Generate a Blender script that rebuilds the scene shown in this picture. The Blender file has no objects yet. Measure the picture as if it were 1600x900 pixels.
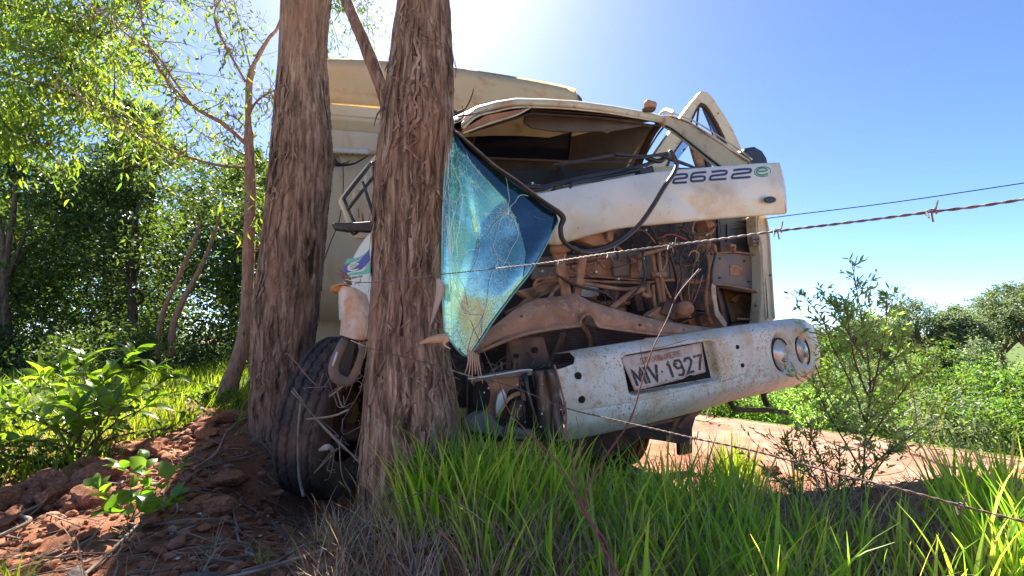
import bpy, bmesh, math, random
import numpy as np
from mathutils import Vector, Matrix

S = bpy.context.scene
C = S.collection
# ------------------------------------------------------------------ camera, sky, sun, exposure
F = 720.0                      # focal length in pixels of the 1600 px wide frame
CAM = np.array([0.0, 0.0, 1.05])
PITCH = math.radians(5.6)
cd = bpy.data.cameras.new('camera'); cam = bpy.data.objects.new('camera', cd); C.objects.link(cam)
cam.location = CAM; cam.rotation_euler = (math.pi/2 + PITCH, 0, 0)
cd.sensor_width = 36; cd.lens = 36*F/1600; cd.clip_start = 0.02; cd.clip_end = 3000
S.camera = cam
SUN_EL = math.radians(47); SUN_AZ = math.radians(-13)      # azimuth measured from +Y towards +X
w = bpy.data.worlds.new('World'); S.world = w; w.use_nodes = True
nt = w.node_tree; nt.nodes.clear()
wo = nt.nodes.new('ShaderNodeOutputWorld'); bg = nt.nodes.new('ShaderNodeBackground')
sk = nt.nodes.new('ShaderNodeTexSky'); sk.sky_type = 'NISHITA'; sk.sun_disc = False
sk.sun_elevation = SUN_EL; sk.sun_rotation = SUN_AZ
sk.air_density = 0.5; sk.dust_density = 2.4; sk.ozone_density = 2.2; sk.altitude = 2600
hs = nt.nodes.new('ShaderNodeHueSaturation'); hs.inputs['Saturation'].default_value = 1.1; hs.inputs['Hue'].default_value = .5; nt.links.new(sk.outputs[0], hs.inputs['Color']); nt.links.new(hs.outputs[0], bg.inputs[0]); bg.inputs[1].default_value = 0.092
nt.links.new(bg.outputs[0], wo.inputs[0])
sl = bpy.data.lights.new('sun', 'SUN'); sl.energy = 5.0; sl.angle = math.radians(0.5); sl.color = (1, .94, .85)
sun = bpy.data.objects.new('sun', sl); C.objects.link(sun)
sdir = Vector((math.sin(SUN_AZ)*math.cos(SUN_EL), math.cos(SUN_AZ)*math.cos(SUN_EL), math.sin(SUN_EL)))
sun.rotation_euler = sdir.to_track_quat('Z', 'Y').to_euler()
S.view_settings.view_transform = 'Standard'; S.view_settings.look = 'None'
S.view_settings.exposure = 2.2; S.view_settings.gamma = 1
S.cycles.max_bounces = 6; S.cycles.transparent_max_bounces = 12; S.cycles.sample_clamp_indirect = 6
S.cycles.caustics_reflective = False; S.cycles.caustics_refractive = False

# ------------------------------------------------------------------ measuring helpers
def ray(x, y):
    u = (x-800)/F; v = (450-y)/F
    return np.array([u, math.cos(PITCH)-v*math.sin(PITCH), math.sin(PITCH)+v*math.cos(PITCH)])
def P(x, y, Y):                # the place at world depth Y seen in that direction
    r = ray(x, y); return CAM + r*(Y/r[1])
TH = math.radians(25)
TA = np.array([math.cos(TH), math.sin(TH), 0]); TB = np.array([-math.sin(TH), math.cos(TH), 0])
TO = np.array([0, 2.25, 0])
def T(x, y, d):                # on the plane d metres behind the truck's nose
    r = ray(x, y); t = (d - np.dot(CAM-TO, TB))/np.dot(r, TB); return CAM + r*t
def L(u, d, z): return TO + TA*u + TB*d + np.array([0, 0, z])
def uz(x, y, d):
    p = T(x, y, d); return float(np.dot(p-TO, TA)), float(p[2])

# ------------------------------------------------------------------ noise
def _h(ix, iy, iz, s):
    n = (ix*374761393 + iy*668265263 + iz*2147483647 + s*974634777) & 0x7fffffff
    n = (n ^ (n >> 13))*1274126177 & 0x7fffffff
    return ((n ^ (n >> 16)) & 0xffff)/65535.0
def vn(p, s=0):
    p = np.asarray(p, float); i = np.floor(p).astype(np.int64); f = p-i; f = f*f*(3-2*f)
    o = 0
    for a in (0, 1):
        for b in (0, 1):
            for c in (0, 1):
                wgt = (f[..., 0] if a else 1-f[..., 0])*(f[..., 1] if b else 1-f[..., 1])*(f[..., 2] if c else 1-f[..., 2])
                o = o + wgt*_h(i[..., 0]+a, i[..., 1]+b, i[..., 2]+c, s)
    return o
def fbm(p, n=4, s=0):
    o = 0; a = 1; t = 0; p = np.asarray(p, float)
    for k in range(n):
        o = o + a*vn(p, s+k); t += a; a *= .5; p = p*2.03
    return o/t
def n2(x, y, sc, n=4, s=0):
    x = np.asarray(x, float); y = np.asarray(y, float)
    return fbm(np.stack([x*sc, y*sc, np.zeros_like(x)+.5], -1), n, s)
def sm(a, b, x):
    t = np.clip((np.asarray(x, float)-a)/(b-a), 0, 1); return t*t*(3-2*t)

# ------------------------------------------------------------------ mesh helpers
def mesh(name, v, f, smooth=False):
    me = bpy.data.meshes.new(name)
    if isinstance(f, np.ndarray):
        v = np.asarray(v, np.float32); f = f.astype(np.int32); k = f.shape[1]
        me.vertices.add(len(v)); me.vertices.foreach_set('co', v.ravel())
        me.loops.add(f.size); me.loops.foreach_set('vertex_index', f.ravel())
        me.polygons.add(len(f)); me.polygons.foreach_set('loop_start', np.arange(0, f.size, k, dtype=np.int32))
        me.update(calc_edges=True)
    else:
        me.from_pydata([tuple(map(float, q)) for q in v], [], f)
    if smooth: me.polygons.foreach_set('use_smooth', np.ones(len(me.polygons), bool))
    me.update(); return me
def join(*ms):
    vs = []; fs = []; n = 0
    for v, f in ms:
        vs.append(np.asarray(v, float)); fs += [tuple(int(i)+n for i in q) for q in f]; n += len(v)
    return np.concatenate(vs), fs
def crom(pts, k):
    p = np.asarray(pts, float)
    if len(p) < 3 or k <= 1: return p
    q = np.vstack([2*p[0]-p[1], p, 2*p[-1]-p[-2]]); out = []
    for i in range(1, len(q)-2):
        for j in range(k):
            t = j/k
            out.append(.5*((2*q[i]) + (-q[i-1]+q[i+1])*t + (2*q[i-1]-5*q[i]+4*q[i+1]-q[i+2])*t*t + (-q[i-1]+3*q[i]-3*q[i+1]+q[i+2])*t**3))
    out.append(p[-1]); return np.array(out)
def tube(pts, r, n=8, k=4, flat=1.0, cap=True):
    pts = np.asarray(pts, float); rr = np.asarray(r, float)*np.ones(len(pts))
    both = crom(np.column_stack([pts, rr]), k); p = both[:, :3]; rr = both[:, 3]
    t = np.gradient(p, axis=0); t /= np.linalg.norm(t, axis=1)[:, None]+1e-12
    up = np.array([0, 0, 1.]) if abs(t[0][2]) < .9 else np.array([0, 1., 0])
    a = np.cross(t[0], up); a /= np.linalg.norm(a); v = []
    th = np.arange(n)*2*math.pi/n
    for i in range(len(p)):
        a = a-t[i]*np.dot(a, t[i]); a /= np.linalg.norm(a)+1e-12; b = np.cross(t[i], a)
        v.append(p[i]+rr[i]*(np.cos(th)[:, None]*a+flat*np.sin(th)[:, None]*b))
    m = len(p); f = [(i*n+j, i*n+(j+1) % n, (i+1)*n+(j+1) % n, (i+1)*n+j) for i in range(m-1) for j in range(n)]
    if cap: f += [tuple(range(n))[::-1], tuple(range((m-1)*n, m*n))]
    return np.concatenate(v), f
def grid(rows):                # rows: (R, C, 3)
    g = np.asarray(rows, float); R, K = g.shape[:2]
    i = np.arange(R-1)[:, None]*K+np.arange(K-1)[None, :]
    f = np.stack([i, i+1, i+1+K, i+K], -1).reshape(-1, 4)
    return g.reshape(-1, 3), f
def prism(front, off):
    n = len(front); fr = np.asarray(front, float); bk = fr+np.asarray(off, float)
    f = [tuple(range(n)), tuple(range(2*n-1, n-1, -1))]+[(j, i, i+n, j+n) for i in range(n) for j in [(i+1) % n]]
    return np.vstack([fr, bk]), f
def box(c, ax, ay, az):        # centre and three half vectors
    c, ax, ay, az = (np.asarray(q, float) for q in (c, ax, ay, az))
    v = [c+i*ax+j*ay+k*az for i in (-1, 1) for j in (-1, 1) for k in (-1, 1)]
    return np.array(v), [(0, 1, 3, 2), (4, 6, 7, 5), (0, 4, 5, 1), (2, 3, 7, 6), (0, 2, 6, 4), (1, 5, 7, 3)]
def disc(c, ax, ay, az, n=20):  # short cylinder: ax, ay radii, az half height
    c, ax, ay, az = (np.asarray(q, float) for q in (c, ax, ay, az)); th = np.arange(n)*2*math.pi/n
    r = np.cos(th)[:, None]*ax+np.sin(th)[:, None]*ay
    v = np.vstack([c+r-az, c+r+az])
    return v, [(i, (i+1) % n, n+(i+1) % n, n+i) for i in range(n)]+[tuple(range(n))[::-1], tuple(range(n, 2*n))]
def ball(c, r, nu=14, nv=9):
    c = np.asarray(c, float); r = np.asarray(r, float)*np.ones(3)
    th = np.linspace(0, math.pi, nv); ph = np.linspace(0, 2*math.pi, nu+1)
    g = np.stack([np.sin(th)[:, None]*np.cos(ph), np.sin(th)[:, None]*np.sin(ph), np.cos(th)[:, None]*np.ones_like(ph)], -1)*r+c
    v, f = grid(g); return v, f
def leafgeo(pos, dr, nr, ln, wd, fold=.25, curl=.0, seg=1):
    """many small leaves: pos base, dr direction, nr normal; seg 1 = folded diamond, 2 = longer six-sided blade"""
    n = len(pos); dr = dr/(np.linalg.norm(dr, axis=1)[:, None]+1e-9)
    sd = np.cross(dr, nr); sd /= np.linalg.norm(sd, axis=1)[:, None]+1e-9; nn = np.cross(sd, dr)
    ln = np.asarray(ln)[:, None]*np.ones((n, 1)); wd = np.asarray(wd)[:, None]*np.ones((n, 1))
    if seg == 1:
        mid = pos+dr*ln*.45+nn*wd*fold
        v = np.stack([pos, mid+sd*wd*.5, pos+dr*ln-nn*ln*curl, mid-sd*wd*.5], 1).reshape(-1, 3)
        b = np.arange(n)[:, None]*4; f = np.concatenate([b+[[0, 1, 2]], b+[[0, 2, 3]]])
    else:
        m1 = pos+dr*ln*.3; m2 = pos+dr*ln*.65-nn*ln*curl*.35; tp = pos+dr*ln-nn*ln*curl; up = nn*wd*fold
        v = np.stack([pos, m1+sd*wd*.5+up, m2+sd*wd*.42+up, tp, m2-sd*wd*.42+up, m1-sd*wd*.5+up, m1, m2], 1).reshape(-1, 3)
        b = np.arange(n)[:, None]*8
        f = np.concatenate([b+[[q]] if 0 else b+np.array([q]) for q in ([0, 1, 6], [1, 2, 7], [1, 7, 6], [2, 3, 7], [7, 3, 4], [6, 7, 4], [6, 4, 5], [0, 6, 5])])
    return v, f
def rndv(rng, n):
    v = rng.normal(size=(n, 3)); return v/np.linalg.norm(v, axis=1)[:, None]

# ------------------------------------------------------------------ materials
def lin(c): return tuple(c)+(1,)
def mk(name):
    m = bpy.data.materials.new(name); m.use_nodes = True; n = m.node_tree; n.nodes.clear()
    out = n.nodes.new('ShaderNodeOutputMaterial'); return m, n, out
def ramp(n, fac, stops):
    r = n.nodes.new('ShaderNodeValToRGB'); e = r.color_ramp.elements
    while len(e) < len(stops): e.new(.5)
    for q, (p, c) in zip(e, stops): q.position = p; q.color = lin(c) if len(c) == 3 else c
    n.links.new(fac, r.inputs[0]); return r.outputs[0]
def noise(n, scale, stretch=(1, 1, 1), detail=5, rough=.55, dist=0):
    tc = n.nodes.new('ShaderNodeTexCoord'); mp = n.nodes.new('ShaderNodeMapping'); mp.inputs['Scale'].default_value = stretch
    n.links.new(tc.outputs['Object'], mp.inputs[0]); t = n.nodes.new('ShaderNodeTexNoise')
    t.inputs['Scale'].default_value = scale; t.inputs['Detail'].default_value = detail; t.inputs['Roughness'].default_value = rough
    t.inputs['Distortion'].default_value = dist
    n.links.new(mp.outputs[0], t.inputs[0]); return t.outputs[0]
def mixc(n, fac, a, b):
    m = n.nodes.new('ShaderNodeMix'); m.data_type = 'RGBA'
    for s, q in ((m.inputs[0], fac), (m.inputs[6], a), (m.inputs[7], b)):
        if hasattr(q, 'is_linked') or isinstance(q, bpy.types.NodeSocket): n.links.new(q, s)
        elif isinstance(q, (int, float)): s.default_value = q
        else: s.default_value = lin(q)
    return m.outputs[2]
def M(name, cols, scale=8, stretch=(1, 1, 1), rough=.6, metal=0, bump=.2, bscale=40, bdist=.004, dirt=None, speck=None, detail=6, spec=.5, bstretch=None):
    m, n, out = mk(name); bs = n.nodes.new('ShaderNodeBsdfPrincipled')
    k = len(cols); fac = noise(n, scale, stretch, detail)
    col = ramp(n, fac, [(.3+.4*i/max(1, k-1), c) for i, c in enumerate(cols)]) if k > 1 else None
    if col is None:
        rg = n.nodes.new('ShaderNodeRGB'); rg.outputs[0].default_value = lin(cols[0]); col = rg.outputs[0]
    for dd in ([dirt] if dirt and not isinstance(dirt[0][0], (tuple, list)) else (dirt or [])):
        dc, amt, ds = dd[:3]; st = dd[3] if len(dd) > 3 else (1, 1, 1)
        f = ramp(n, noise(n, ds, st, 8, .65), [(.62-amt*.5, (0, 0, 0)), (.80-amt*.4, (1, 1, 1))]); col = mixc(n, f, col, dc)
    for ss in ([speck] if speck and not isinstance(speck[0][0], (tuple, list)) else (speck or [])):
        sc, s2, th = ss; f = ramp(n, noise(n, s2, (1, 1, 1), 2, .5), [(th, (0, 0, 0)), (th+.03, (1, 1, 1))]); pt = n.nodes.new('ShaderNodeMath'); pt.operation = 'MULTIPLY'; n.links.new(f, pt.inputs[0]); n.links.new(ramp(n, noise(n, 5, (1, 1, 1), 3), [(.38, (0, 0, 0)), (.56, (1, 1, 1))]), pt.inputs[1]); col = mixc(n, pt.outputs[0], col, sc)
    n.links.new(col, bs.inputs['Base Color'])
    bs.inputs['Roughness'].default_value = rough; bs.inputs['Metallic'].default_value = metal
    bs.inputs['Specular IOR Level'].default_value = spec
    if bump:
        b = n.nodes.new('ShaderNodeBump'); b.inputs['Strength'].default_value = bump; b.inputs['Distance'].default_value = bdist
        n.links.new(noise(n, bscale, bstretch or stretch, 6, .6), b.inputs['Height']); n.links.new(b.outputs[0], bs.inputs['Normal'])
    n.links.new(bs.outputs[0], out.inputs[0]); return m
def leafmat(name, cols, trans=.5, rough=.45, tcol=None):
    m, n, out = mk(name); g = n.nodes.new('ShaderNodeNewGeometry')
    k = len(cols); col = ramp(n, g.outputs['Random Per Island'], [(i/(k-1), c) for i, c in enumerate(cols)])
    d = n.nodes.new('ShaderNodeBsdfPrincipled'); d.inputs['Roughness'].default_value = rough; n.links.new(col, d.inputs['Base Color'])
    d.inputs['Specular IOR Level'].default_value = .4
    t = n.nodes.new('ShaderNodeBsdfTranslucent'); mx = n.nodes.new('ShaderNodeMix'); mx.data_type = 'RGBA'; mx.blend_type = 'MULTIPLY'
    mx.inputs[0].default_value = 1; n.links.new(col, mx.inputs[6]); mx.inputs[7].default_value = lin(tcol or (2.2, 1.9, .6))
    n.links.new(mx.outputs[2], t.inputs[0])
    x = n.nodes.new('ShaderNodeMixShader'); x.inputs[0].default_value = trans
    n.links.new(d.outputs[0], x.inputs[1]); n.links.new(t.outputs[0], x.inputs[2]); n.links.new(x.outputs[0], out.inputs[0]); return m

DUST = (.34, .18, .10)
m_cream = M('cream_paint', [(.50, .47, .33), (.60, .57, .42)], 5, rough=.5, bump=.06, bscale=60, dirt=[((.42, .24, .11), .22, 3.5), ((.30, .22, .13), .1, 14)], speck=((.12, .07, .04), 90, .74))
m_white = M('white_paint', [(.56, .62, .57), (.66, .70, .65)], 4, rough=.38, bump=.05, bscale=30, dirt=[((.50, .44, .30), .2, 3), ((.25, .2, .15), .02, 30)], speck=((.08, .06, .05), 55, .735))
m_bump = M('mud_spattered_paint', [(.64, .64, .55), (.78, .79, .70)], 5, rough=.42, bump=.12, bscale=70, dirt=[((.60, .47, .28), .30, 6, (1, 1, .3)), ((.50, .34, .17), .2, 26)], speck=[((.26, .15, .08), 120, .62), ((.07, .035, .02), 85, .67)])
m_boxp = M('faded_yellow_paint', [(.58, .40, .19), (.66, .49, .27)], 3, rough=.55, bump=.1, bscale=50, dirt=[((.50, .26, .10), .2, 6)], speck=((.2, .1, .05), 40, .75))
m_boxw = M('pale_box_paint', [(.60, .52, .35), (.70, .64, .47)], 3, (1, 1, .4), rough=.5, bump=.06, bscale=50, dirt=[((.50, .34, .16), .14, 5, (1, 1, .3))])
m_dust = M('red_dusted_steel', [(.17, .085, .05), DUST, (.46, .27, .16)], 11, rough=.85, bump=.4, bscale=50, dirt=[((.05, .04, .035), .16, 9), ((.42, .28, .19), .06, 30)])
m_dustd = M('dark_dusted_steel', [(.035, .028, .026), (.10, .058, .04), (.20, .11, .07)], 7, rough=.8, bump=.35, bscale=45)
m_grey = M('greasy_grey_steel', [(.07, .07, .07), (.15, .14, .13), (.26, .15, .09)], 6, rough=.6, bump=.3, bscale=50)
m_black = M('black_plastic', [(.012, .012, .014), (.03, .03, .032)], 12, rough=.38, bump=.1, bscale=80, dirt=((.16, .09, .06), .06, 12))
m_rub = M('black_rubber', [(.02, .018, .017), (.05, .042, .036)], 14, rough=.55, bump=.2, bscale=90, dirt=((.2, .12, .08), .1, 10))
m_tyre = M('worn_tyre_rubber', [(.022, .019, .018), (.05, .038, .032)], 10, rough=.8, bump=.6, bscale=70, dirt=[((.20, .11, .07), .36, 3.2), ((.10, .06, .045), .3, 18)])
m_int = M('brown_cab_lining', [(.03, .021, .018), (.06, .038, .03)], 5, rough=.85, bump=.1, bscale=60)
m_intd = M('dark_cab_lining', [(.008, .008, .011), (.018, .015, .016)], 5, rough=.8, bump=.1, bscale=60)
m_visor = M('grey_brown_vinyl', [(.075, .06, .05), (.11, .09, .075)], 9, rough=.7, bump=.15, bscale=120)
m_wire = M('galvanised_wire', [(.12, .11, .105), (.26, .24, .225)], 60, rough=.65, metal=.3, bump=.2, bscale=200, dirt=((.25, .14, .08), .1, 40))
m_rusty = M('rusty_wire', [(.08, .055, .045), (.17, .125, .10)], 60, rough=.75, metal=.1, bump=.2, bscale=200)
m_wood = M('splintered_wood', [(.42, .27, .14), (.62, .46, .30)], 12, (1, 1, .15), rough=.8, bump=.5, bscale=60, bstretch=(1, 1, .1))
m_twig = M('dry_twig', [(.10, .07, .05), (.26, .19, .14), (.40, .32, .25)], 7, rough=.85, bump=.4, bscale=80)
m_stem = M('red_brown_stem', [(.10, .035, .03), (.20, .08, .055)], 14, rough=.6, bump=.3, bscale=90)
m_soil = None

def bark(name, cols, sc=1.0):
    m, n, out = mk(name); bs = n.nodes.new('ShaderNodeBsdfPrincipled')
    fine = noise(n, 42*sc, (1, 1, .13), 9, .72, .5); big = noise(n, 6*sc, (1, 1, .4), 5, .6)
    col = ramp(n, fine, [(.34, cols[0]), (.45, cols[1]), (.55, cols[2]), (.68, cols[3])])
    col = mixc(n, ramp(n, big, [(.45, (0, 0, 0)), (.65, (1, 1, 1))]), col, mixc(n, .55, col, cols[4]))
    col = mixc(n, ramp(n, noise(n, 11*sc, (1, 1, .3), 6, .6), [(.60, (0, 0, 0)), (.67, (1, 1, 1))]), col, cols[0])
    n.links.new(col, bs.inputs['Base Color']); bs.inputs['Roughness'].default_value = .85; bs.inputs['Specular IOR Level'].default_value = .25
    b = n.nodes.new('ShaderNodeBump'); b.inputs['Strength'].default_value = .9; b.inputs['Distance'].default_value = .006
    b2 = n.nodes.new('ShaderNodeBump'); b2.inputs['Strength'].default_value = .5; b2.inputs['Distance'].default_value = .003
    n.links.new(fine, b.inputs['Height']); n.links.new(noise(n, 150, (1, 1, .12), 4), b2.inputs['Height'])
    n.links.new(b.outputs[0], b2.inputs['Normal']); n.links.new(b2.outputs[0], bs.inputs['Normal'])
    n.links.new(bs.outputs[0], out.inputs[0]); return m
m_bark = bark('stringy_bark', [(.035, .024, .017), (.14, .095, .064), (.29, .21, .145), (.52, .43, .34), (.32, .19, .115)])
m_bark2 = bark('reddish_bark', [(.035, .023, .016), (.14, .09, .06), (.28, .19, .13), (.45, .35, .27), (.33, .185, .115)], .8)
m_bark3 = bark('slender_bark', [(.10, .06, .045), (.22, .13, .10), (.32, .20, .16), (.42, .30, .24), (.33, .18, .13)], 1.6)
m_barkd = bark('wood_edge_bark', [(.03, .022, .018), (.08, .06, .048), (.15, .115, .095), (.24, .2, .17), (.12, .09, .07)], 1)

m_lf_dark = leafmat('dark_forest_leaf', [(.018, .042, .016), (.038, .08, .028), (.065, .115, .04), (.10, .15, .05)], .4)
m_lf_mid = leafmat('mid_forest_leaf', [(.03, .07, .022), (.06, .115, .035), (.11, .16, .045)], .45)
m_lf_gold = leafmat('sunlit_gum_leaf', [(.06, .13, .03), (.11, .20, .04), (.20, .25, .05)], .55)
m_lf_bush = leafmat('glossy_shrub_leaf', [(.05, .12, .02), (.09, .17, .03), (.14, .20, .04)], .5, .3)
m_lf_fine = leafmat('narrow_sapling_leaf', [(.14, .25, .07), (.22, .34, .11), (.33, .42, .18)], .5, .45, (1.6, 1.8, .7))
m_lf_far = leafmat('far_gum_leaf', [(.10, .145, .08), (.16, .21, .12), (.24, .27, .17)], .35, .5, (1.4, 1.5, .7))  # lightened so the leaf colour itself carries the distance haze
m_lf_valley = leafmat('valley_scrub_leaf', [(.06, .13, .025), (.11, .20, .04), (.20, .27, .06)], .4, .5, (1.6, 1.7, .6))
m_grass = leafmat('green_grass_blade', [(.11, .24, .025), (.18, .35, .035), (.28, .44, .06), (.38, .46, .10), (.45, .42, .18)], .55, .35, (2.1, 2.1, .7))
m_grassy = leafmat('sunlit_grass_blade', [(.10, .20, .02), (.18, .28, .03), (.26, .32, .06)], .5, .4)
m_dry = leafmat('dry_grass_blade', [(.22, .14, .08), (.42, .31, .19), (.56, .45, .31)], .25, .7, (1.1, 1, .9))

# ------------------------------------------------------------------ things and parts
def tag(o, label=None, cat=None, group=None, kind=None):
    if label: o['label'] = label
    if cat: o['category'] = cat
    if group: o['group'] = group
    if kind: o['kind'] = kind
    return o
def thing(name, loc, label, cat, group=None):
    o = bpy.data.objects.new(name, None); C.objects.link(o); o.location = [float(q) for q in loc]; o.empty_display_size = .1
    return tag(o, label, cat, group)
def rootof(o):
    while o.parent: o = o.parent
    return o
def part(name, vf, mat, parent=None, smooth=False, bev=0, label=None, solid=0, kind=None):
    v, f = vf; v = np.asarray(v, float)
    if parent is not None: v = v-np.array(rootof(parent).location)
    me = mesh(name, v, f, smooth); me.materials.append(mat)
    o = bpy.data.objects.new(name, me); C.objects.link(o)
    if parent is not None: o.parent = parent
    if solid:
        q = o.modifiers.new('thickness', 'SOLIDIFY'); q.thickness = solid; q.offset = -1
    if bev:
        q = o.modifiers.new('rounding', 'BEVEL'); q.width = bev; q.segments = 2; q.limit_method = 'ANGLE'; q.angle_limit = math.radians(40)
    if label: o['label'] = label
    if kind: o['kind'] = kind
    return o
def solo(name, vf, mat, label, cat, group=None, smooth=False, loc=None, kind=None, bev=0):
    v, f = vf; v = np.asarray(v, float)
    if loc is None:
        loc = v.mean(0).copy(); loc[2] = v[:, 2].min()
    me = mesh(name, v-np.asarray(loc), f, smooth); me.materials.append(mat)
    o = bpy.data.objects.new(name, me); C.objects.link(o); o.location = [float(q) for q in loc]
    if bev:
        q = o.modifiers.new('rounding', 'BEVEL'); q.width = bev; q.segments = 2
    return tag(o, label, cat, group, kind)

# ------------------------------------------------------------------ ground
def hg(x, y):
    x = np.asarray(x, float); y = np.asarray(y, float)
    left = 1-sm(-1.4, -.5, x)
    right = .34-.34*sm(1.55, 2.7, y-.30*x) + 0*x            # bank in front of the road
    right = right+.05*sm(.6, 1.6, x)*(1-sm(1.2, 2.2, y))
    lf = .22+.10*sm(2.6, 3.6, y)+.16*sm(3.6, 7, y)+.1*sm(7, 14, y)-.1*sm(-3, -6, x)
    h = right*(1-left)+lf*left
    h = h-.22*np.exp(-(((x+1.1)/.45)**2+((y-2.75)/.45)**2))      # hollow under the front wheel
    h = h+.16*np.exp(-(((x+1.75)/.55)**2+((y-3.15)/.7)**2))      # mound at the left trunk
    h = h+.17*np.exp(-(((x+.12)/.42)**2+((y-1.5)/.33)**2))
    s = .757*x+.653*y-5.95
    drop = sm(-.5, 3.5, x+.12*y)
    h = h-drop*(np.clip(s, 0, 14)*.34+sm(0, 1, s)*.05)
    near = np.exp(-((x**2+y**2)/90.))
    h = h+(n2(x, y, 1.7, 3, 5)-.5)*.10*(.25+.75*(1-sm(-1, .5, x)))*near+(n2(x, y, 6, 4, 9)-.5)*.05*near*(.2+.8*(1-sm(.5, 1.6, x+.0*y)*sm(1.8, 2.6, y)))
    h = h+(n2(x, y, .12, 3, 2)-.5)*1.2*(1-near)*sm(8, 20, np.hypot(x, y))
    return h
def axis(lo, mid, hi, st, far):
    a = np.arange(lo, hi, st); g = [hi]; s = st
    while g[-1] < far: s *= 1.16; g.append(g[-1]+s)
    b = [lo]; s = st
    while b[-1] > -far: s *= 1.16; b.append(b[-1]-s)
    return np.array(b[:0:-1]+list(a)+g)
gx = axis(-5, 0, 5.5, .035, 1500); gy = axis(.4, 0, 6.5, .035, 1500)
X, Yg = np.meshgrid(gx, gy); Z = hg(X, Yg)
def soilmat():
    m, n, out = mk('red_soil'); bs = n.nodes.new('ShaderNodeBsdfPrincipled'); bs.inputs['Roughness'].default_value = .95; bs.inputs['Specular IOR Level'].default_value = .15
    col = ramp(n, noise(n, 3, (1, 1, 1), 8, .65), [(.3, (.14, .05, .03)), (.5, (.30, .115, .06)), (.7, (.44, .20, .11))])
    lit = ramp(n, noise(n, 28, (1, 1, 1), 6, .7), [(.50, (0, 0, 0)), (.60, (1, 1, 1))])
    litc = ramp(n, noise(n, 60, (1, 1, 1), 3), [(.4, (.07, .045, .03)), (.6, (.30, .22, .15))])
    col = mixc(n, lit, col, mixc(n, .6, col, litc))
    # green cover further out, by place
    g = n.nodes.new('ShaderNodeNewGeometry'); sx = n.nodes.new('ShaderNodeSeparateXYZ'); n.links.new(g.outputs['Position'], sx.inputs[0])
    d = n.nodes.new('ShaderNodeVectorMath'); d.operation = 'LENGTH'; n.links.new(g.outputs['Position'], d.inputs[0])
    mr = n.nodes.new('ShaderNodeMapRange'); mr.inputs[1].default_value = 4.2; mr.inputs[2].default_value = 6.5; n.links.new(d.outputs['Value'], mr.inputs[0])
    gr = ramp(n, noise(n, 4, (1, 1, 1), 6), [(.35, (.05, .07, .02)), (.6, (.10, .14, .03)), (.75, (.14, .10, .05))])
    bh = n.nodes.new('ShaderNodeMapRange'); bh.inputs[1].default_value = -.5; bh.inputs[2].default_value = .8; n.links.new(sx.outputs['Y'], bh.inputs[0])
    gr = mixc(n, bh.outputs[0], (.38, .34, .22), gr)      # unseen ground behind the viewer, made pale to bounce light onto the truck
    col = mixc(n, mr.outputs[0], col, gr)
    n.links.new(col, bs.inputs['Base Color'])
    b = n.nodes.new('ShaderNodeBump'); b.inputs['Strength'].default_value = .8; b.inputs['Distance'].default_value = .015
    n.links.new(noise(n, 30, (1, 1, 1), 8, .7), b.inputs['Height']); n.links.new(b.outputs[0], bs.inputs['Normal'])
    n.links.new(bs.outputs[0], out.inputs[0]); return m
m_soil = soilmat()
v, f = grid(np.stack([X, Yg, Z], -1)); tag(part('ground', (v, f), m_soil, smooth=True), kind='structure')
# dirt road: a strip laid along the brink of the valley
m_road = M('dirt_road', [(.20, .09, .06), (.31, .16, .11), (.40, .24, .18)], 2.2, rough=.95, bump=.7, bscale=26, bdist=.012, detail=10, dirt=[((.24, .105, .06), .25, 5), ((.13, .09, .06), .12, 34)], spec=.15)
tdir = np.array([-.653, .757]); ndir = np.array([.757, .653])
tt = np.arange(-9, 34, .06); ss = np.linspace(-2.15, .05, 40)
A, B = np.meshgrid(tt, ss)
wob = (n2(A, B*0, .9, 3, 11)-.5)*.5; Bw = B+wob*np.where(B < -1.8, 1.0, .4)*(np.abs(B+1.05)/1.05)
RX = ndir[0]*(Bw+5.95)+tdir[0]*A; RY = ndir[1]*(Bw+5.95)+tdir[1]*A
rz = hg(RX, RY)+.006+.012*n2(RX, RY, 3, 3, 3)-.05*sm(.85, 1.1, np.abs(B+1.05))
v, f = grid(np.stack([RX, RY, rz], -1)); tag(part('dirt_road', (v, f), m_road, smooth=True), kind='structure')
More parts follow.
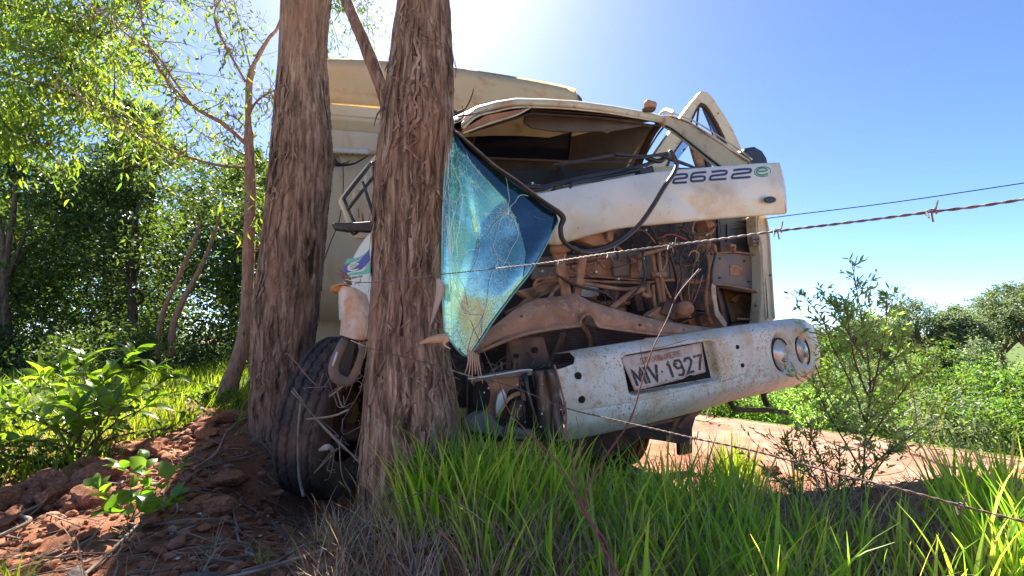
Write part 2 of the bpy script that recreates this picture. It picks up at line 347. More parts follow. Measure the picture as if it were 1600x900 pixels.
# ------------------------------------------------------------------ the two big trunks
def trunkmesh(lpx, rpx, Y, z0, ztop, nr, nc, amp, mask, seed, flare=0, lean=(0, 0), twist=0.0):
    lp = np.array(sorted(lpx, key=lambda q: q[1])); rp = np.array(sorted(rpx, key=lambda q: q[1]))
    ys = np.linspace(0, max(lp[-1, 1], rp[-1, 1]), 40)
    cen = []; rad = []
    for y in ys:
        l = np.interp(y, lp[:, 1], lp[:, 0]); r = np.interp(y, rp[:, 1], rp[:, 0])
        cen.append(P((l+r)/2, y, Y)); rad.append((r-l)/2/F*Y*np.linalg.norm(ray((l+r)/2, y))/np.linalg.norm([ray((l+r)/2, y)[0]*.6, 1, ray(0+800, y)[2]])*1.0)
    cen = np.array(cen)[::-1]; rad = np.array(rad)[::-1]; zc = cen[:, 2]
    zs = np.linspace(z0, min(ztop, zc[-1]+.15), int(nr*.85)); zs = np.concatenate([zs, np.linspace(zs[-1], ztop, nr-len(zs)+1)[1:]])
    cx = np.interp(zs, zc, cen[:, 0]); r = np.interp(zs, zc, rad); cy = np.ones_like(zs)*Y
    ex = np.clip(zs-zc[-1], 0, None); cx = cx+lean[0]*ex; cy = cy+lean[1]*ex; r = r*(1-.45*ex/max(1e-6, ztop-zc[-1]))
    be = np.clip(zc[0]-zs, 0, None); r = r*(1+.2*be)
    th = np.linspace(0, 2*math.pi, nc+1); ct = np.cos(th)[None, :]; stt = np.sin(th)[None, :]
    tw = twist*zs[:, None]; ctt = np.cos(th[None, :]+tw); sttt = np.sin(th[None, :]+tw)
    R0 = r[:, None]
    p = np.stack([ctt*R0*34, sttt*R0*34, zs[:, None]*3.4+0*ctt], -1)
    a = 1-np.abs(2*fbm(p+3*vn(p*.25, seed+9)[..., None], 4, seed)-1)          # ridges
    p2 = np.stack([ctt*R0*95, sttt*R0*95, zs[:, None]*11+0*ctt], -1)
    b = fbm(p2, 3, seed+20)
    p3 = np.stack([ctt*R0*7, sttt*R0*7, zs[:, None]*1.6+0*ctt], -1); c = fbm(p3, 3, seed+40)-.5
    mk_ = mask(th[None, :], zs[:, None]) if mask else 1.0
    disp = amp*mk_*((a-.75)*2.0+(b-.5)*1.1)+c*.10*R0
    lob = 1+.05*np.sin(3*th[None, :]+zs[:, None]*.6+seed)
    Rr = R0*lob+disp
    v, f = grid(np.stack([cx[:, None]+ct*Rr, cy[:, None]+stt*Rr*.95, zs[:, None]+0*ct], -1))
    return (v, f), (cx, cy, zs, r)
def strips(axisd, n, seed, zr, wr=(.006, .018), lr=(.08, .4), curl=.03, facing=(3.3, 6.2)):
    """long shreds of loose bark standing off a trunk"""
    cx, cy, zs, r = axisd; rng = np.random.RandomState(seed); ms = []
    for _ in range(n):
        z = rng.uniform(*zr); th = rng.uniform(*facing); ln = rng.uniform(*lr); wd = rng.uniform(*wr); k = 7
        pts = []
        for i in range(k):
            t = i/(k-1); zz = z-ln*t; q = np.interp(zz, zs, r); off = .004+curl*abs(rng.normal(.6, .3))*(t**2)
            a = th+.15*t*rng.normal()
            c = np.array([np.interp(zz, zs, cx)+math.cos(a)*(q+off), np.interp(zz, zs, cy)+math.sin(a)*(q+off)*.95, zz])
            tg = np.array([-math.sin(a), math.cos(a), 0])*wd*.5*(1-.6*t)
            pts.append([c-tg, c+tg*.9])
        v, f = grid(np.array(pts)); ms.append((v, f))
    return join(*ms)
def crown(cens, rad, ncl, nlf, ls, rng, hang=.4, flat=.8, asp=.3, sig=.18, shell=.5):
    """clumps of leaf-sized faces spread through ellipsoids; returns verts, faces"""
    cens = np.asarray(cens, float); rad = np.asarray(rad, float); k = rng.randint(len(cens), size=ncl)
    d = rndv(rng, ncl)*(rng.uniform(shell, 1, ncl)**.6)[:, None]
    rr = rad[k] if rad.ndim == 2 else rad[k][:, None]*np.array([1, 1, flat])
    cc = cens[k]+d*rr; cs = rng.uniform(.6, 1.5, ncl)
    n = ncl*nlf; q = np.repeat(np.arange(ncl), nlf)
    sc = (rad.mean(1) if rad.ndim == 2 else rad)[k][q]*sig*cs[q]
    pos = cc[q]+rng.normal(size=(n, 3))*sc[:, None]*np.array([1, 1, .6])
    dr = rndv(rng, n); dr[:, 2] = dr[:, 2]*(1-hang)-hang
    return leafgeo(pos, dr, rndv(rng, n), ls*rng.uniform(.6, 1.3, n), ls*asp*rng.uniform(.7, 1.3, n))
def limbs(base, tips, r0, r1, rng, n=6, wob=.08):
    ms = []
    for t in tips:
        b = np.asarray(base, float); t = np.asarray(t, float); d = np.linalg.norm(t-b)
        pts = [b+(t-b)*s+rng.normal(size=3)*wob*d*math.sin(s*3.14)+np.array([0, 0, .12*d*math.sin(s*3.14)]) for s in (0, .33, .66, 1)]
        ms.append(tube(pts, [r0, r0*.7, r0*.45, r1], n, 3))
    return join(*ms)

LT_l = [(440, 0), (437, 100), (430, 200), (423, 300), (414, 400), (405, 500), (402, 600), (400, 690), (396, 760)]
LT_r = [(516, 0), (509, 60), (512, 130), (519, 250), (507, 340), (501, 420), (492, 500), (480, 560), (468, 650), (475, 760)]
def mask1(th, z):      # peeled smooth face on the upper left, furrowed elsewhere
    s = sm(-.2, .5, np.cos(th-.2)+.25*np.sin(z*2.1)); return .12+.88*np.maximum(s, 1-sm(1.2, 1.9, z))
(vf, ax1) = trunkmesh(LT_l, LT_r, 3.15, -.3, 8.5, 760, 190, .018, mask1, 3, lean=(.04, .02), twist=.5)
t1 = thing('gum_tree', (-1.7, 3.15, .2), 'leaning thick gum trunk with peeled pinkish bark, left of the wheel', 'tree')
part('trunk', vf, m_bark2, t1, smooth=True)
part('bark_shreds', strips(ax1, 170, 4, (.4, 2.9), (.006, .03), (.1, .55), .03), m_bark2, t1, smooth=True, kind='stuff')
rng = np.random.RandomState(5); top = np.array([ax1[0][-1], ax1[1][-1], 8.3])
tips = [top+np.array([math.cos(a)*q, math.sin(a)*q, z]) for a, q, z in [(0.3, 1.6, .8), (2.0, 1.8, 1.0), (3.4, 1.7, .2), (4.6, 1.3, 1.2), (5.5, 1.6, .1), (1, .4, 2.4)]]
part('limbs', limbs(top-np.array([0, 0, .6]), tips, .09, .02, rng), m_bark2, t1, smooth=True)
part('crown', crown(tips, np.full(6, .9), 110, 45, .13, rng, hang=.7), m_lf_mid, t1)

RT_l = [(620, 0), (613, 60), (606, 120), (598, 190), (590, 260), (587, 340), (585, 430), (582, 520), (577, 620), (573, 720), (568, 830), (565, 900)]
RT_r = [(706, 0), (708, 60), (711, 130), (711, 190), (702, 260), (694, 340), (690, 430), (693, 500), (699, 560), (707, 620), (714, 690), (716, 800), (718, 900)]
mask2 = lambda th, z: .25+.75*np.maximum(1-sm(1.7, 2.4, z), sm(-.1, .5, np.sin(th*2+z*1.3)))
(vf, ax2) = trunkmesh(RT_l, RT_r, 1.64, .0, 8.5, 950, 200, .0125, mask2, 8, lean=(.03, .05), twist=.15)
t2 = thing('gum_tree', (-.35, 1.64, .3), 'stringy-barked gum trunk in front of the cab, forking above the cargo box', 'tree')
part('trunk', vf, m_bark, t2, smooth=True)
part('bark_shreds', strips(ax2, 260, 7, (.4, 2.4), (.004, .022), (.06, .45), .024), m_bark, t2, smooth=True, kind='stuff')
br = tube([P(x, y, Y) for x, y, Y in [(610, 200, 1.66), (603, 160, 1.66), (588, 115, 1.68), (566, 60, 1.72), (541, 0, 1.78), (500, -110, 1.9), (440, -260, 2.0)]], [.034, .026, .025, .024, .022, .022, .018], 12, 8)
v, f = br; v = v+ (fbm(v*np.array([50, 50, 8]), 3, 2)-.5)[:, None]*.006
part('branch', (v, f), m_bark2, t2, smooth=True)
tips = [np.array([ax2[0][-1]+math.cos(a)*q, 1.9+math.sin(a)*q, 8.3+z]) for a, q, z in [(0.3, 1.2, .8), (2.0, 1.4, 1.0), (3.4, 1.5, .2), (4.6, 1.3, 1.2), (5.5, 1.3, .1)]]
top = np.array([ax2[0][-1], ax2[1][-1], 8.2])
part('limbs', limbs(top, tips, .07, .02, rng), m_bark2, t2, smooth=True)
part('crown', crown(tips, np.full(5, .8), 80, 45, .12, rng, hang=.7), m_lf_mid, t2)
# torn bark and splinters on the right trunk
def ribbon3(pts, wd, nrm=(0, -1, 0), k=4):
    p = crom(np.column_stack([np.asarray(pts, float), np.asarray(wd, float)*np.ones(len(pts))]), k); q = p[:, :3]
    t = np.gradient(q, axis=0); s = np.cross(t, np.asarray(nrm, float)); s /= np.linalg.norm(s, axis=1)[:, None]+1e-9
    return grid(np.stack([q-s*p[:, 3:]*.5, q+np.asarray(nrm)*p[:, 3:]*.12, q+s*p[:, 3:]*.5], 1))
m_pale = M('pale_torn_bark', [(.30, .25, .20), (.58, .52, .44)], 20, (1, 1, .2), rough=.8, bump=.5, bscale=70, bstretch=(1, 1, .1))
part('torn_bark', ribbon3([P(x, y, 1.47) for x, y in [(684, 435), (688, 450), (684, 470), (678, 490), (672, 510)]], [.012, .028, .02, .012, .004]), m_pale, t2, True, solid=.003, label='pale torn flap of bark on its right side')
for pts, wd in (([(655, 537), (672, 531), (700, 527)], [.004, .02, .03]), ([(700, 527), (694, 538), (704, 545)], [.02, .01, .003])):
    part('splinter', ribbon3([P(x, y, 1.42+.0007*(700-x)) for x, y in pts], wd), m_wood, t2, solid=.003)
for i in range(6):
    x = 731+i*3.2; part('splinter', tube([P(x, 545+i*2, 1.60), P(x+1, 565, 1.58), P(x+(i-2)*2.5, 585+(i % 3)*7, 1.56)], [.004, .003, .001], 5, 2), m_wood, t2)
for pts in ([(601, 168), (590, 178), (584, 198)], [(715, 175), (728, 168), (737, 150), (740, 138)], [(716, 182), (740, 178), (762, 170)], [(652, 280), (668, 290), (686, 296)], [(712, 190), (724, 182), (722, 165)]):
    part('twig', tube([P(x, y, 1.56-.03*i) for i, (x, y) in enumerate(pts)], np.linspace(.004, .0015, len(pts)), 5, 3), m_barkd, t2)

# ------------------------------------------------------------------ the slender tree with long bare branches, left
def pathtree(name, Y, trunk, branches, mat, matl, nleaf, ls, label, seed, loc=None, asp=.22, tr=None, spread=.12, hang=.75, cat='tree', bx=1.0):
    rng = np.random.RandomState(seed); tp = np.array([P(x, y, Y+dy) for x, y, dy, r in trunk]); base = tp[0]
    t = thing(name, base, label, cat)
    v, f = tube(tp, [r for *_, r in trunk], 12, 8); v = v+(fbm(v*np.array([30, 30, 4]), 3, seed)-.5)[:, None]*.25*trunk[0][3]
    part('trunk', (v, f), mat, t, True); pos = []; dd = []
    for bp, r in branches:
        q = np.array([P(x, y, Y+dy) for x, y, dy in bp])
        part('branch', tube(q, np.linspace(r, r*.35, len(q)), 7, 6), mat, t, True); c = crom(q, 10)
        sub = []
        for i in range(int(len(c)*bx)):
            s = c[rng.randint(len(c)//4, len(c))]; e = s+rng.normal(size=3)*np.array([.28, .28, .2])*(Y/4.5)+np.array([0, 0, -.02])
            m_ = (s+e)/2+rng.normal(size=3)*.04; sub.append(tube([s, m_, e], [r*.18+.0015, r*.12+.001, .001], 4, 3)); cc = crom([s, m_, e], 8)
            pos.append(cc[rng.randint(4, len(cc), nleaf)]+rng.normal(size=(nleaf, 3))*spread*.5)
        if sub: part('twigs', join(*sub), mat, t, kind='stuff')
    if pos:
        pos = np.concatenate(pos); n = len(pos); dr = rndv(rng, n); dr[:, 2] = -abs(dr[:, 2])*.5-hang
        part('foliage', leafgeo(pos, dr, rndv(rng, n), ls*rng.uniform(.6, 1.3, n), ls*asp*rng.uniform(.8, 1.2, n), curl=.15, seg=2), matl, t)
    return t
pathtree('young_gum_tree', 4.5, [(352, 625, 0, .10), (362, 590, 0, .075), (381, 530, 0, .062), (386, 450, 0, .055), (391, 330, 0, .05), (390, 230, 0, .045), (388, 190, 0, .034), (391, 120, 0, .026), (405, 85, 0, .02), (420, 60, 0, .018), (440, 30, 0, .014), (455, -60, 0, .010)],
    [([(388, 228, 0), (350, 195, -.1), (300, 165, -.2), (262, 128, -.3), (240, 90, -.3), (222, 30, -.3), (218, -60, -.3)], .024),
     ([(300, 165, -.2), (275, 130, -.3), (240, 80, -.5), (200, 55, -.6), (140, 5, -.7)], .014),
     ([(386, 262, 0), (340, 258, -.2), (280, 240, -.4), (220, 210, -.6), (150, 170, -.8), (90, 120, -1)], .015),
     ([(384, 128, 0), (368, 100, -.1), (342, 50, -.2), (335, 20, -.2), (348, -5, -.2), (370, -40, -.2)], .013),
     ([(388, 180, 0), (400, 160, -.1), (420, 145, -.2), (440, 140, -.3)], .014),
     ([(392, 110, 0), (380, 60, .2), (365, 0, .4), (350, -60, .5)], .009),
     ([(385, 200, 0), (365, 182, .1), (348, 182, .1), (345, 190, .2)], .009),
     ([(388, 245, 0), (350, 225, .3), (310, 205, .5), (280, 180, .6)], .010),
     ([(391, 400, 0), (408, 380, 0), (398, 330, 0), (420, 310, -.1)], .008)],
    m_bark3, m_lf_gold, 5, .085, 'slender young gum with pinkish trunk and bare crooked branches, left of both thick trunks', 21, bx=.85)
pathtree('overhanging_tree', 4.6, [(-330, 640, 0, .14), (-320, 400, 0, .12), (-290, 200, 0, .1), (-240, 60, 0, .07), (-200, -100, 0, .05)],
    [([(-290, 210, 0), (-180, 150, .1), (-60, 110, 0), (60, 130, -.2), (140, 160, -.3), (200, 190, -.3)], .03),
     ([(-250, 90, 0), (-120, 30, .2), (0, 10, .2), (90, 30, 0), (160, 60, -.1)], .03),
     ([(-250, 90, 0), (-140, 60, -.3), (-20, 60, -.2), (70, 85, -.3), (130, 110, -.4)], .022),
     ([(-230, 40, 0), (-100, -30, 0), (40, -50, .1), (160, -30, .1), (230, 10, .1)], .025),
     ([(-230, 40, 0), (-60, -60, .4), (80, -60, .6), (200, -40, .7), (290, 0, .6)], .025),
     ([(-300, 260, 0), (-200, 220, -.2), (-80, 190, -.2), (10, 200, -.3), (70, 230, -.3)], .022),
     ([(-250, 90, 0), (-100, 40, .5), (60, 30, .8), (170, 80, 1), (230, 120, 1)], .02)],
    m_barkd, m_lf_gold, 26, .10, 'tree with sunlit yellow-green leaves overhanging the top left corner', 22, bx=1.5, spread=.2)
# a far gum whose drooping twigs hang into the gap between the two trunks, and a twig at the top
pathtree('weeping_gum_tree', 7.5, [(462, 560, 0, .10), (474, 200, 0, .07), (476, -60, 0, .06), (480, -300, 0, .04)],
    [([(476, -60, 0), (500, -80, -.1), (530, -40, -.2), (535, 20, -.3)], .012), ([(476, -60, 0), (510, -110, .1), (560, -60, 0), (575, -10, 0), (572, 40, 0)], .012), ([(475, -10, 0), (490, -20, 0), (510, 10, 0), (530, 70, 0)], .010), ([(476, -60, 0), (510, -60, 0), (545, -20, 0), (548, 60, 0)], .008)],
    m_barkd, m_lf_mid, 9, .11, 'tree whose drooping twigs hang between the two thick trunks', 24, spread=.16, bx=.8)

# ------------------------------------------------------------------ wood on the left
def foresttree(x, y, h, wd, seed, mat, mbark, label, group, name='forest_tree', low=.12, ncl=None, nlf=60, ls=.11, lean=0, vis=True):
    rng = np.random.RandomState(seed); z = float(hg(x, y))-.05; b = np.array([x, y, z]); t = thing(name, b, label, 'tree', group)
    tp = b+np.array([lean*h, rng.normal()*.1*h*.5, h*.92]); m1 = b*.6+tp*.4+rng.normal(size=3)*.12
    part('trunk', tube([b, m1, b*.3+tp*.7+rng.normal(size=3)*.15, tp], [.018*h+.02, .013*h+.015, .009*h, .01], 8, 4), mbark, t, True)
    cs = []; rs = []
    for i in range(7):
        q = low+(.95-low)*(i/6); a = rng.uniform(0, 6.28); e = wd*(.35+.5*math.sin(3.14*min(1, q+.12)))
        cs.append([x+lean*h*q+math.cos(a)*e*.55, y+math.sin(a)*e*.5, z+h*q]); rs.append(e*rng.uniform(.6, .9))
    part('limbs', limbs(m1, [np.array(c)*.85+m1*.15 for c in cs], .03+.004*h, .008, rng, 5), mbark, t, True)
    part('crown', crown(cs, np.array(rs), ncl or int(60*wd*h/3), nlf, ls, rng, hang=.3, asp=.42, sig=.22, shell=.35), mat, t)
    return t
G1 = 'trees of the shaded wood on the left'
wood = [(-13.5, 10.5, 7.2, 2.2, 0), (-11.2, 9.8, 6.8, 2.0, 1), (-9.4, 10.6, 7.0, 2.0, 0), (-7.6, 9.4, 5.3, 1.7, 0), (-8.6, 8.0, 4.6, 1.4, 1), (-6.2, 10.4, 5.2, 1.7, 1), (-4.9, 9.6, 4.3, 1.5, 0),
        (-10.8, 12.6, 8.0, 2.2, 1), (-6.8, 12.6, 6.4, 2.0, 0), (-3.6, 12.4, 5.6, 1.9, 1), (-4.2, 11.0, 4.9, 1.6, 0), (-2.0, 11.5, 4.6, 1.6, 1), (-12.6, 8.2, 4.6, 1.7, 0)]
for i, (x, y, h, wd, k) in enumerate(wood):
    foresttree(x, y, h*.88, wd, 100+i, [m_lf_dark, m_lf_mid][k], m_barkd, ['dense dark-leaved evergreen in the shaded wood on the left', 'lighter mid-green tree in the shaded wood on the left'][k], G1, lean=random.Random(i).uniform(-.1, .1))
# two pale leaning stems at the foot of the wood
for k, (a, b_) in enumerate((((247, 548), (300, 385)), ((268, 545), (322, 400)))):
    q = [P(a[0], a[1]+12, 7.2), P(a[0]+6, (a[1]*2+b_[1])/3, 7.2), P(b_[0], b_[1], 7.3), P(b_[0]+30, b_[1]-90, 7.4)]
    t = thing('leaning_sapling', q[0], ['thin pale sapling leaning right at the foot of the wood, left of its pair', 'thicker pale sapling leaning right at the foot of the wood, right of its pair'][k], 'sapling')
    part('trunk', tube(q, [.04+.015*k, .035+.012*k, .03, .012], 8, 5), m_bark3, t, True)
    rr = np.random.RandomState(50+k); part('crown', crown([q[3]], np.array([.8]), 22, 50, .1, rr), m_lf_dark, t)
# undergrowth shrubs in front of the wood
def shrub(x, y, h, wd, seed, mat, label, group, name='shrub', ls=.08, nlf=50, ncl=None, asp=.4, hang=.0, stems=6, mb=None):
    rng = np.random.RandomState(seed); z = float(hg(x, y))-.03; b = np.array([x, y, z]); t = thing(name, b, label, 'shrub', group)
    tips = [b+np.array([rng.normal()*wd*.45, rng.normal()*wd*.4, h*rng.uniform(.5, .95)]) for _ in range(stems)]
    part('stems', limbs(b, tips, .012+.008*h, .004, rng, 5, .05), mb or m_barkd, t, True)
    cs = tips+[b+np.array([0, 0, h*.4])]
    part('foliage', crown(cs, np.array([wd*rng.uniform(.3, .5) for _ in cs]), ncl or int(26*wd+14), nlf, ls, rng, hang=hang, asp=asp, sig=.22, shell=.45), mat, t)
    return t
rng = np.random.RandomState(9)
for i in range(16):
    x = -12+i*.72+rng.normal()*.2; y = 7.6+rng.uniform(-.7, .8)+(.4 if i > 10 else 0)
    if -5.0 < x < -3.6: y += .9
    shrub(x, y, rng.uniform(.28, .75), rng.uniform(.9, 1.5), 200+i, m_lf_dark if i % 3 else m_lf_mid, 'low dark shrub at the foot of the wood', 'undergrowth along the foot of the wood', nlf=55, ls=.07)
# far-off masses
rng = np.random.RandomState(77); n = 16; cs = np.stack([np.linspace(-26, 6, n)+rng.normal(size=n), rng.uniform(15, 19, n), rng.uniform(.8, 2.6, n)], -1)
cs = np.concatenate([cs, cs+[[0, 1, 2.6]], cs[:11]+[[0, 2, 4.6]]])
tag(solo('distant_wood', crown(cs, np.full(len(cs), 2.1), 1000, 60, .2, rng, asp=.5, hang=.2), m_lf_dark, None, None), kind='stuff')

# ------------------------------------------------------------------ right: valley scrub, far gums
rng = np.random.RandomState(31)
spots = []
for i in range(40):
    Y = rng.uniform(7.5, 27); px = rng.uniform(1120, 1690)
    x = (px-800)/F*Y
    if .757*x+.653*Y < 6.6: continue
    spots.append((x, Y))
spots += [(2.9, 6.6), (3.7, 6.0), (4.6, 5.2), (5.3, 4.8), (5.9, 5.6), (4.4, 6.6), (3.4, 7.6), (6.3, 4.9), (2.2, 7.6)]
for i, (x, Y) in enumerate(spots):
    near_ = Y < 8; z = float(hg(x, Y)); px = 800+x/Y*F
    ytop = rng.choice([570, 584, 598, 612])+rng.uniform(-8, 14)+max(0, 14-Y)*2 if not near_ else rng.uniform(625, 672); ytop = ytop-(px-1200)*.05+(25 if px > 1520 else 0)
    h = max(.5, 1.05-(ytop-520)/F*Y-z)
    wd = rng.uniform(.28, .5)*h+.35 if not near_ else .8
    far = Y > 15
    shrub(x, Y, h, wd, 300+i, [m_lf_valley, m_lf_fine, m_lf_far, m_lf_valley, m_lf_mid][i % 5], 'bright green bush on the slope beyond the road' if not near_ else 'low green bush on the brink of the road', 'bushes on the slope beyond the road' if not near_ else 'low bushes along the brink of the road', name='bush', ls=.035+.0045*Y, nlf=60 if not far else 50, ncl=int(60+34*wd), stems=7)
big = [(1495, 7.2, 612, .9, .075), (1545, 8.4, 575, 1.1, .08), (1590, 6.9, 600, 1.0, .09), (1640, 8, 560, 1.2, .09), (1440, 9.0, 590, 1.0, .07), (1500, 10.5, 560, 1.2, .08), (1255, 7.6, 570, .8, .06), (1215, 8.8, 590, .8, .06), (1300, 9.6, 560, 1.0, .07), (1395, 8.2, 600, .8, .07), (1570, 12, 548, 1.3, .09), (1430, 13, 552, 1.3, .08)]
for i, (px, Y, yt, wd, ls) in enumerate(big):
    x = (px-800)/F*Y; z = float(hg(x, Y)); yt += 22; h = 1.05-(yt-520)/F*Y-z
    shrub(x, Y, h, wd, 640+i, [m_lf_valley, m_lf_mid, m_lf_valley][i % 3], 'tall rounded bush just beyond the edge of the road', 'tall bushes just beyond the road edge', name='bush', ls=ls, nlf=55, ncl=int(120*wd), stems=9, hang=.1, asp=.5)
for i, (px, Y, yt, wd) in enumerate([(1455, 15, 548, 1.5), (1535, 17, 536, 1.9), (1600, 13, 556, 1.5), (1385, 18, 534, 1.6), (1250, 16, 540, 1.3), (1315, 20, 526, 1.8), (1490, 21, 534, 1.7), (1660, 15, 530, 1.8)]):
    x = (px-800)/F*Y; z = float(hg(x, Y)); yt += 4; h = 1.05-(yt-520)/F*Y-z
    foresttree(x, Y, h/.97, wd, 660+i, [m_lf_mid, m_lf_far, m_lf_valley][i % 3], m_bark3, 'small round-topped tree on the slope beyond the road', 'small trees on the slope beyond the road', name='slope_tree', low=.3, ncl=150, nlf=50, ls=.05+.004*Y)
gums = [(1430, 480, 44, 6.4), (1500, 496, 42, 4.0), (1555, 478, 44, 6.2), (1608, 456, 40, 5), (1375, 508, 50, 4), (1330, 512, 52, 4), (1640, 476, 42, 5), (1275, 520, 55, 4.5), (1235, 524, 56, 4), (1160, 522, 58, 5)]
for i, (px, ty, Y, wd) in enumerate(gums):
    Y *= .76; ty -= 8; x = (px-800)/F*Y; zt = float(P(px, ty, Y)[2]); z = float(hg(x, Y)); rng = np.random.RandomState(400+i); b = np.array([x, Y, z])
    t = thing('far_gum_tree', b, ['broad round-crowned gum on the skyline, left one of the three right of the sapling', 'smaller low-topped gum on the skyline between the two broad round ones', 'broad round-crowned gum on the skyline near the right edge', 'tallest gum on the skyline, cut by the right edge', 'low distant gum just right of the tall sapling top', 'low distant gum behind the tall sapling'][min(i, 5)] if i < 6 else 'distant gum crown on the skyline hidden behind the bumper end', 'tree', 'tall gums on the skyline beyond the valley')
    part('trunk', tube([b, b*.5+.5*np.array([x+.4, Y, zt-1]), np.array([x, Y, zt-1.2])], [.28, .2, .08], 7, 4), m_bark3, t, True)
    cs = []
    for q in range(11):
        a = rng.uniform(-1.4, 1.4); e = rng.uniform(.25, .55)*wd*(1 if q % 3 else .6); cs.append(np.array([x+math.sin(a)*e, Y+rng.normal()*wd*.2, zt-wd*.50+math.cos(a)*e*.85]))
    cs[0] = np.array([x, Y, zt-wd*.14])
    part('limbs', limbs(np.array([x, Y, (z+zt)/2]), cs, .12, .04, rng, 5), m_bark3, t)
    part('crown', crown(cs, np.full(11, wd*.2), 210, 50, .19, rng, asp=.5, sig=.25, hang=.3), m_lf_far, t)
rng = np.random.RandomState(78); n = 26; px = np.linspace(1080, 1760, n); Yf = rng.uniform(28, 38, n); xf = (px-800)/F*Yf
zf = 1.05-(rng.uniform(575, 610, n)-520)/F*Yf-1.6
tag(solo('valley_scrub', crown(np.stack([xf, Yf, zf], -1), np.full(n, 1.9), 700, 60, .22, rng, asp=.5, hang=.2), m_lf_valley, None, None), kind='stuff')
rng = np.random.RandomState(80); n = 22; px = np.linspace(1380, 1900, n); Yf = rng.uniform(18, 27, n)
tag(solo('valley_scrub', crown(np.stack([(px-800)/F*Yf, Yf, 1.05-(rng.uniform(566, 600, n)-520)/F*Yf-1.3], -1), np.full(n, 1.5), 620, 55, .13, rng, asp=.5, hang=.2), m_lf_mid, None, None), kind='stuff')
rng = np.random.RandomState(79); n = 90; a = np.linspace(-math.pi, math.pi, n); Rf = rng.uniform(70, 85, n)
zz = hg(Rf*np.sin(a), Rf*np.cos(a))
tag(solo('far_off_wood', crown(np.stack([Rf*np.sin(a), Rf*np.cos(a), zz+1.3+(np.abs(a) > 1.2)*2], -1), np.full(n, 3.6), 900, 40, .6, rng, asp=.5, hang=.2), m_lf_far, None, None), kind='stuff')
# trees behind the camera: they stand in the mirror image of the windscreen
for i, (x, y, h, wd) in enumerate([(4.6, -2.0, 6.5, 1.1), (5.8, -3.6, 7.5, 1.2), (3.8, -4.2, 7, 1.2)]):
    foresttree(x, y, h, wd, 500+i, m_lf_mid, m_barkd, 'tree on the near side of the bank, behind the viewer', 'trees on the near side of the bank', name='bank_tree', low=.2, ncl=60, nlf=42, ls=.12)
# ------------------------------------------------------------------ THE TRUCK
truck = thing('crashed_truck', L(.5, 1.2, 0), 'wrecked cream box truck with a torn open nose, jammed against the two gum trunks', 'truck')
def pp(name, pts, d, thick, mat, parent=truck, bev=.003, label=None):       # plate outlined in the nose plane
    fn = d if callable(d) else (lambda x, y: d)
    return part(name, prism([T(x, y, fn(x, y)) for x, y in pts], TB*thick), mat, parent, bev=bev, label=label)
def tp(name, pts, r, mat, parent=truck, n=10, k=5, flat=1.0, label=None):   # bent tube, pts (x, y, d)
    return part(name, tube([T(*q) for q in pts], r, n, k, flat), mat, parent, smooth=True, label=label)
def bolt(x, y, d, r, mat, parent, name='bolt', depth=.006):
    c = T(x, y, d); return part(name, disc(c, TA*r, np.array([0, 0, r]), TB*depth, 10), mat, parent)

# cargo box: stepped front, pale sides, flat roof
TO = TO+TB*.45
uL, _ = uz(468, 300, 1.5); uR, _ = uz(912, 300, 1.55)
def zl(y, d=1.5): return uz(512, y, d)[1]
def zr(y, d=1.5): return uz(909, 148+(y-107)*.82, d)[1]
zt = zl(107, 1.7); zb = zl(508)
cb = part('cargo_box', box(L((uL+uR)/2, 4.7, (zt+zb)/2-.03), TA*((uR-uL)/2-.01)+np.array([0, 0, (zr(104, 1.72)-zt)/2]), TB*3.0, np.array([0, 0, (zt-zb)/2-.02])), m_boxw, truck, bev=.02)
def band(y0, y1, d0, d1, mat, name='front_panel', a=uL, b=uR, th=.03, wob=.006):
    z0 = zl(y0, d0); z1 = zl(y1, d1); r0 = zr(y0, d0); r1 = zr(y1, d1); us = np.linspace(a, b, 24); arch = .085 if y0 < 160 else 0
    rows = []
    for t in np.linspace(0, 1, 5):
        rows.append([L(u, d0+(d1-d0)*t+wob*math.sin(u*5+y0)+.01*math.sin(u*2.1+t*3)*(wob > 0), (z0+(z1-z0)*t)*(1-(u-uL)/(uR-uL))+(r0+(r1-r0)*t)*(u-uL)/(uR-uL)+arch*(1-t*.8)*4*((u-uL)/(uR-uL))*(1-(u-uL)/(uR-uL))) for u in us])
    return part(name, grid(rows), mat, cb, smooth=True, solid=th)
band(104, 166, 1.72, 1.44, m_boxp, 'roof_visor')
band(168, 184, 1.47, 1.47, m_boxw); band(184, 209, 1.49, 1.56, m_boxw); band(209, 242, 1.50, 1.50, m_boxw); band(244, 506, 1.55, 1.55, m_boxp if 0 else m_boxw)
band(236, 243, 1.49, 1.47, m_white, 'ledge_strip', a=uL, b=uz(577, 240, 1.48)[0], th=.02, wob=0)
part('edge_trim', tube([L(uL+(uR-uL)*q, 1.71, zl(104, 1.72)*(1-q)+zr(104, 1.72)*q+.085*4*q*(1-q)+.004) for q in np.linspace(0, 1, 9)], .011, 6, 3), m_grey, cb)
part('edge_trim', tube([L(uR, 1.72, zr(104, 1.72)), L(uR, 1.47, zr(166, 1.47)), L(uR, 1.52, zb)], .012, 6, 2), m_grey, cb)
part('clearance_light', tube([T(879, 141, 1.7), T(879, 134, 1.7)], .008, 6, 1), m_dustd, cb)
tp('cable', [(536, 258, 1.45), (536, 300, 1.45), (530, 345, 1.45), (518, 375, 1.45), (505, 410, 1.45)], .004, m_black, cb, 5)
tp('harness', [(519, 244, 1.40), (524, 255, 1.38), (535, 258, 1.40), (552, 256, 1.42), (566, 249, 1.42), (575, 243, 1.42)], [.018, .022, .012, .008, .007, .005], m_black, cb, 6)
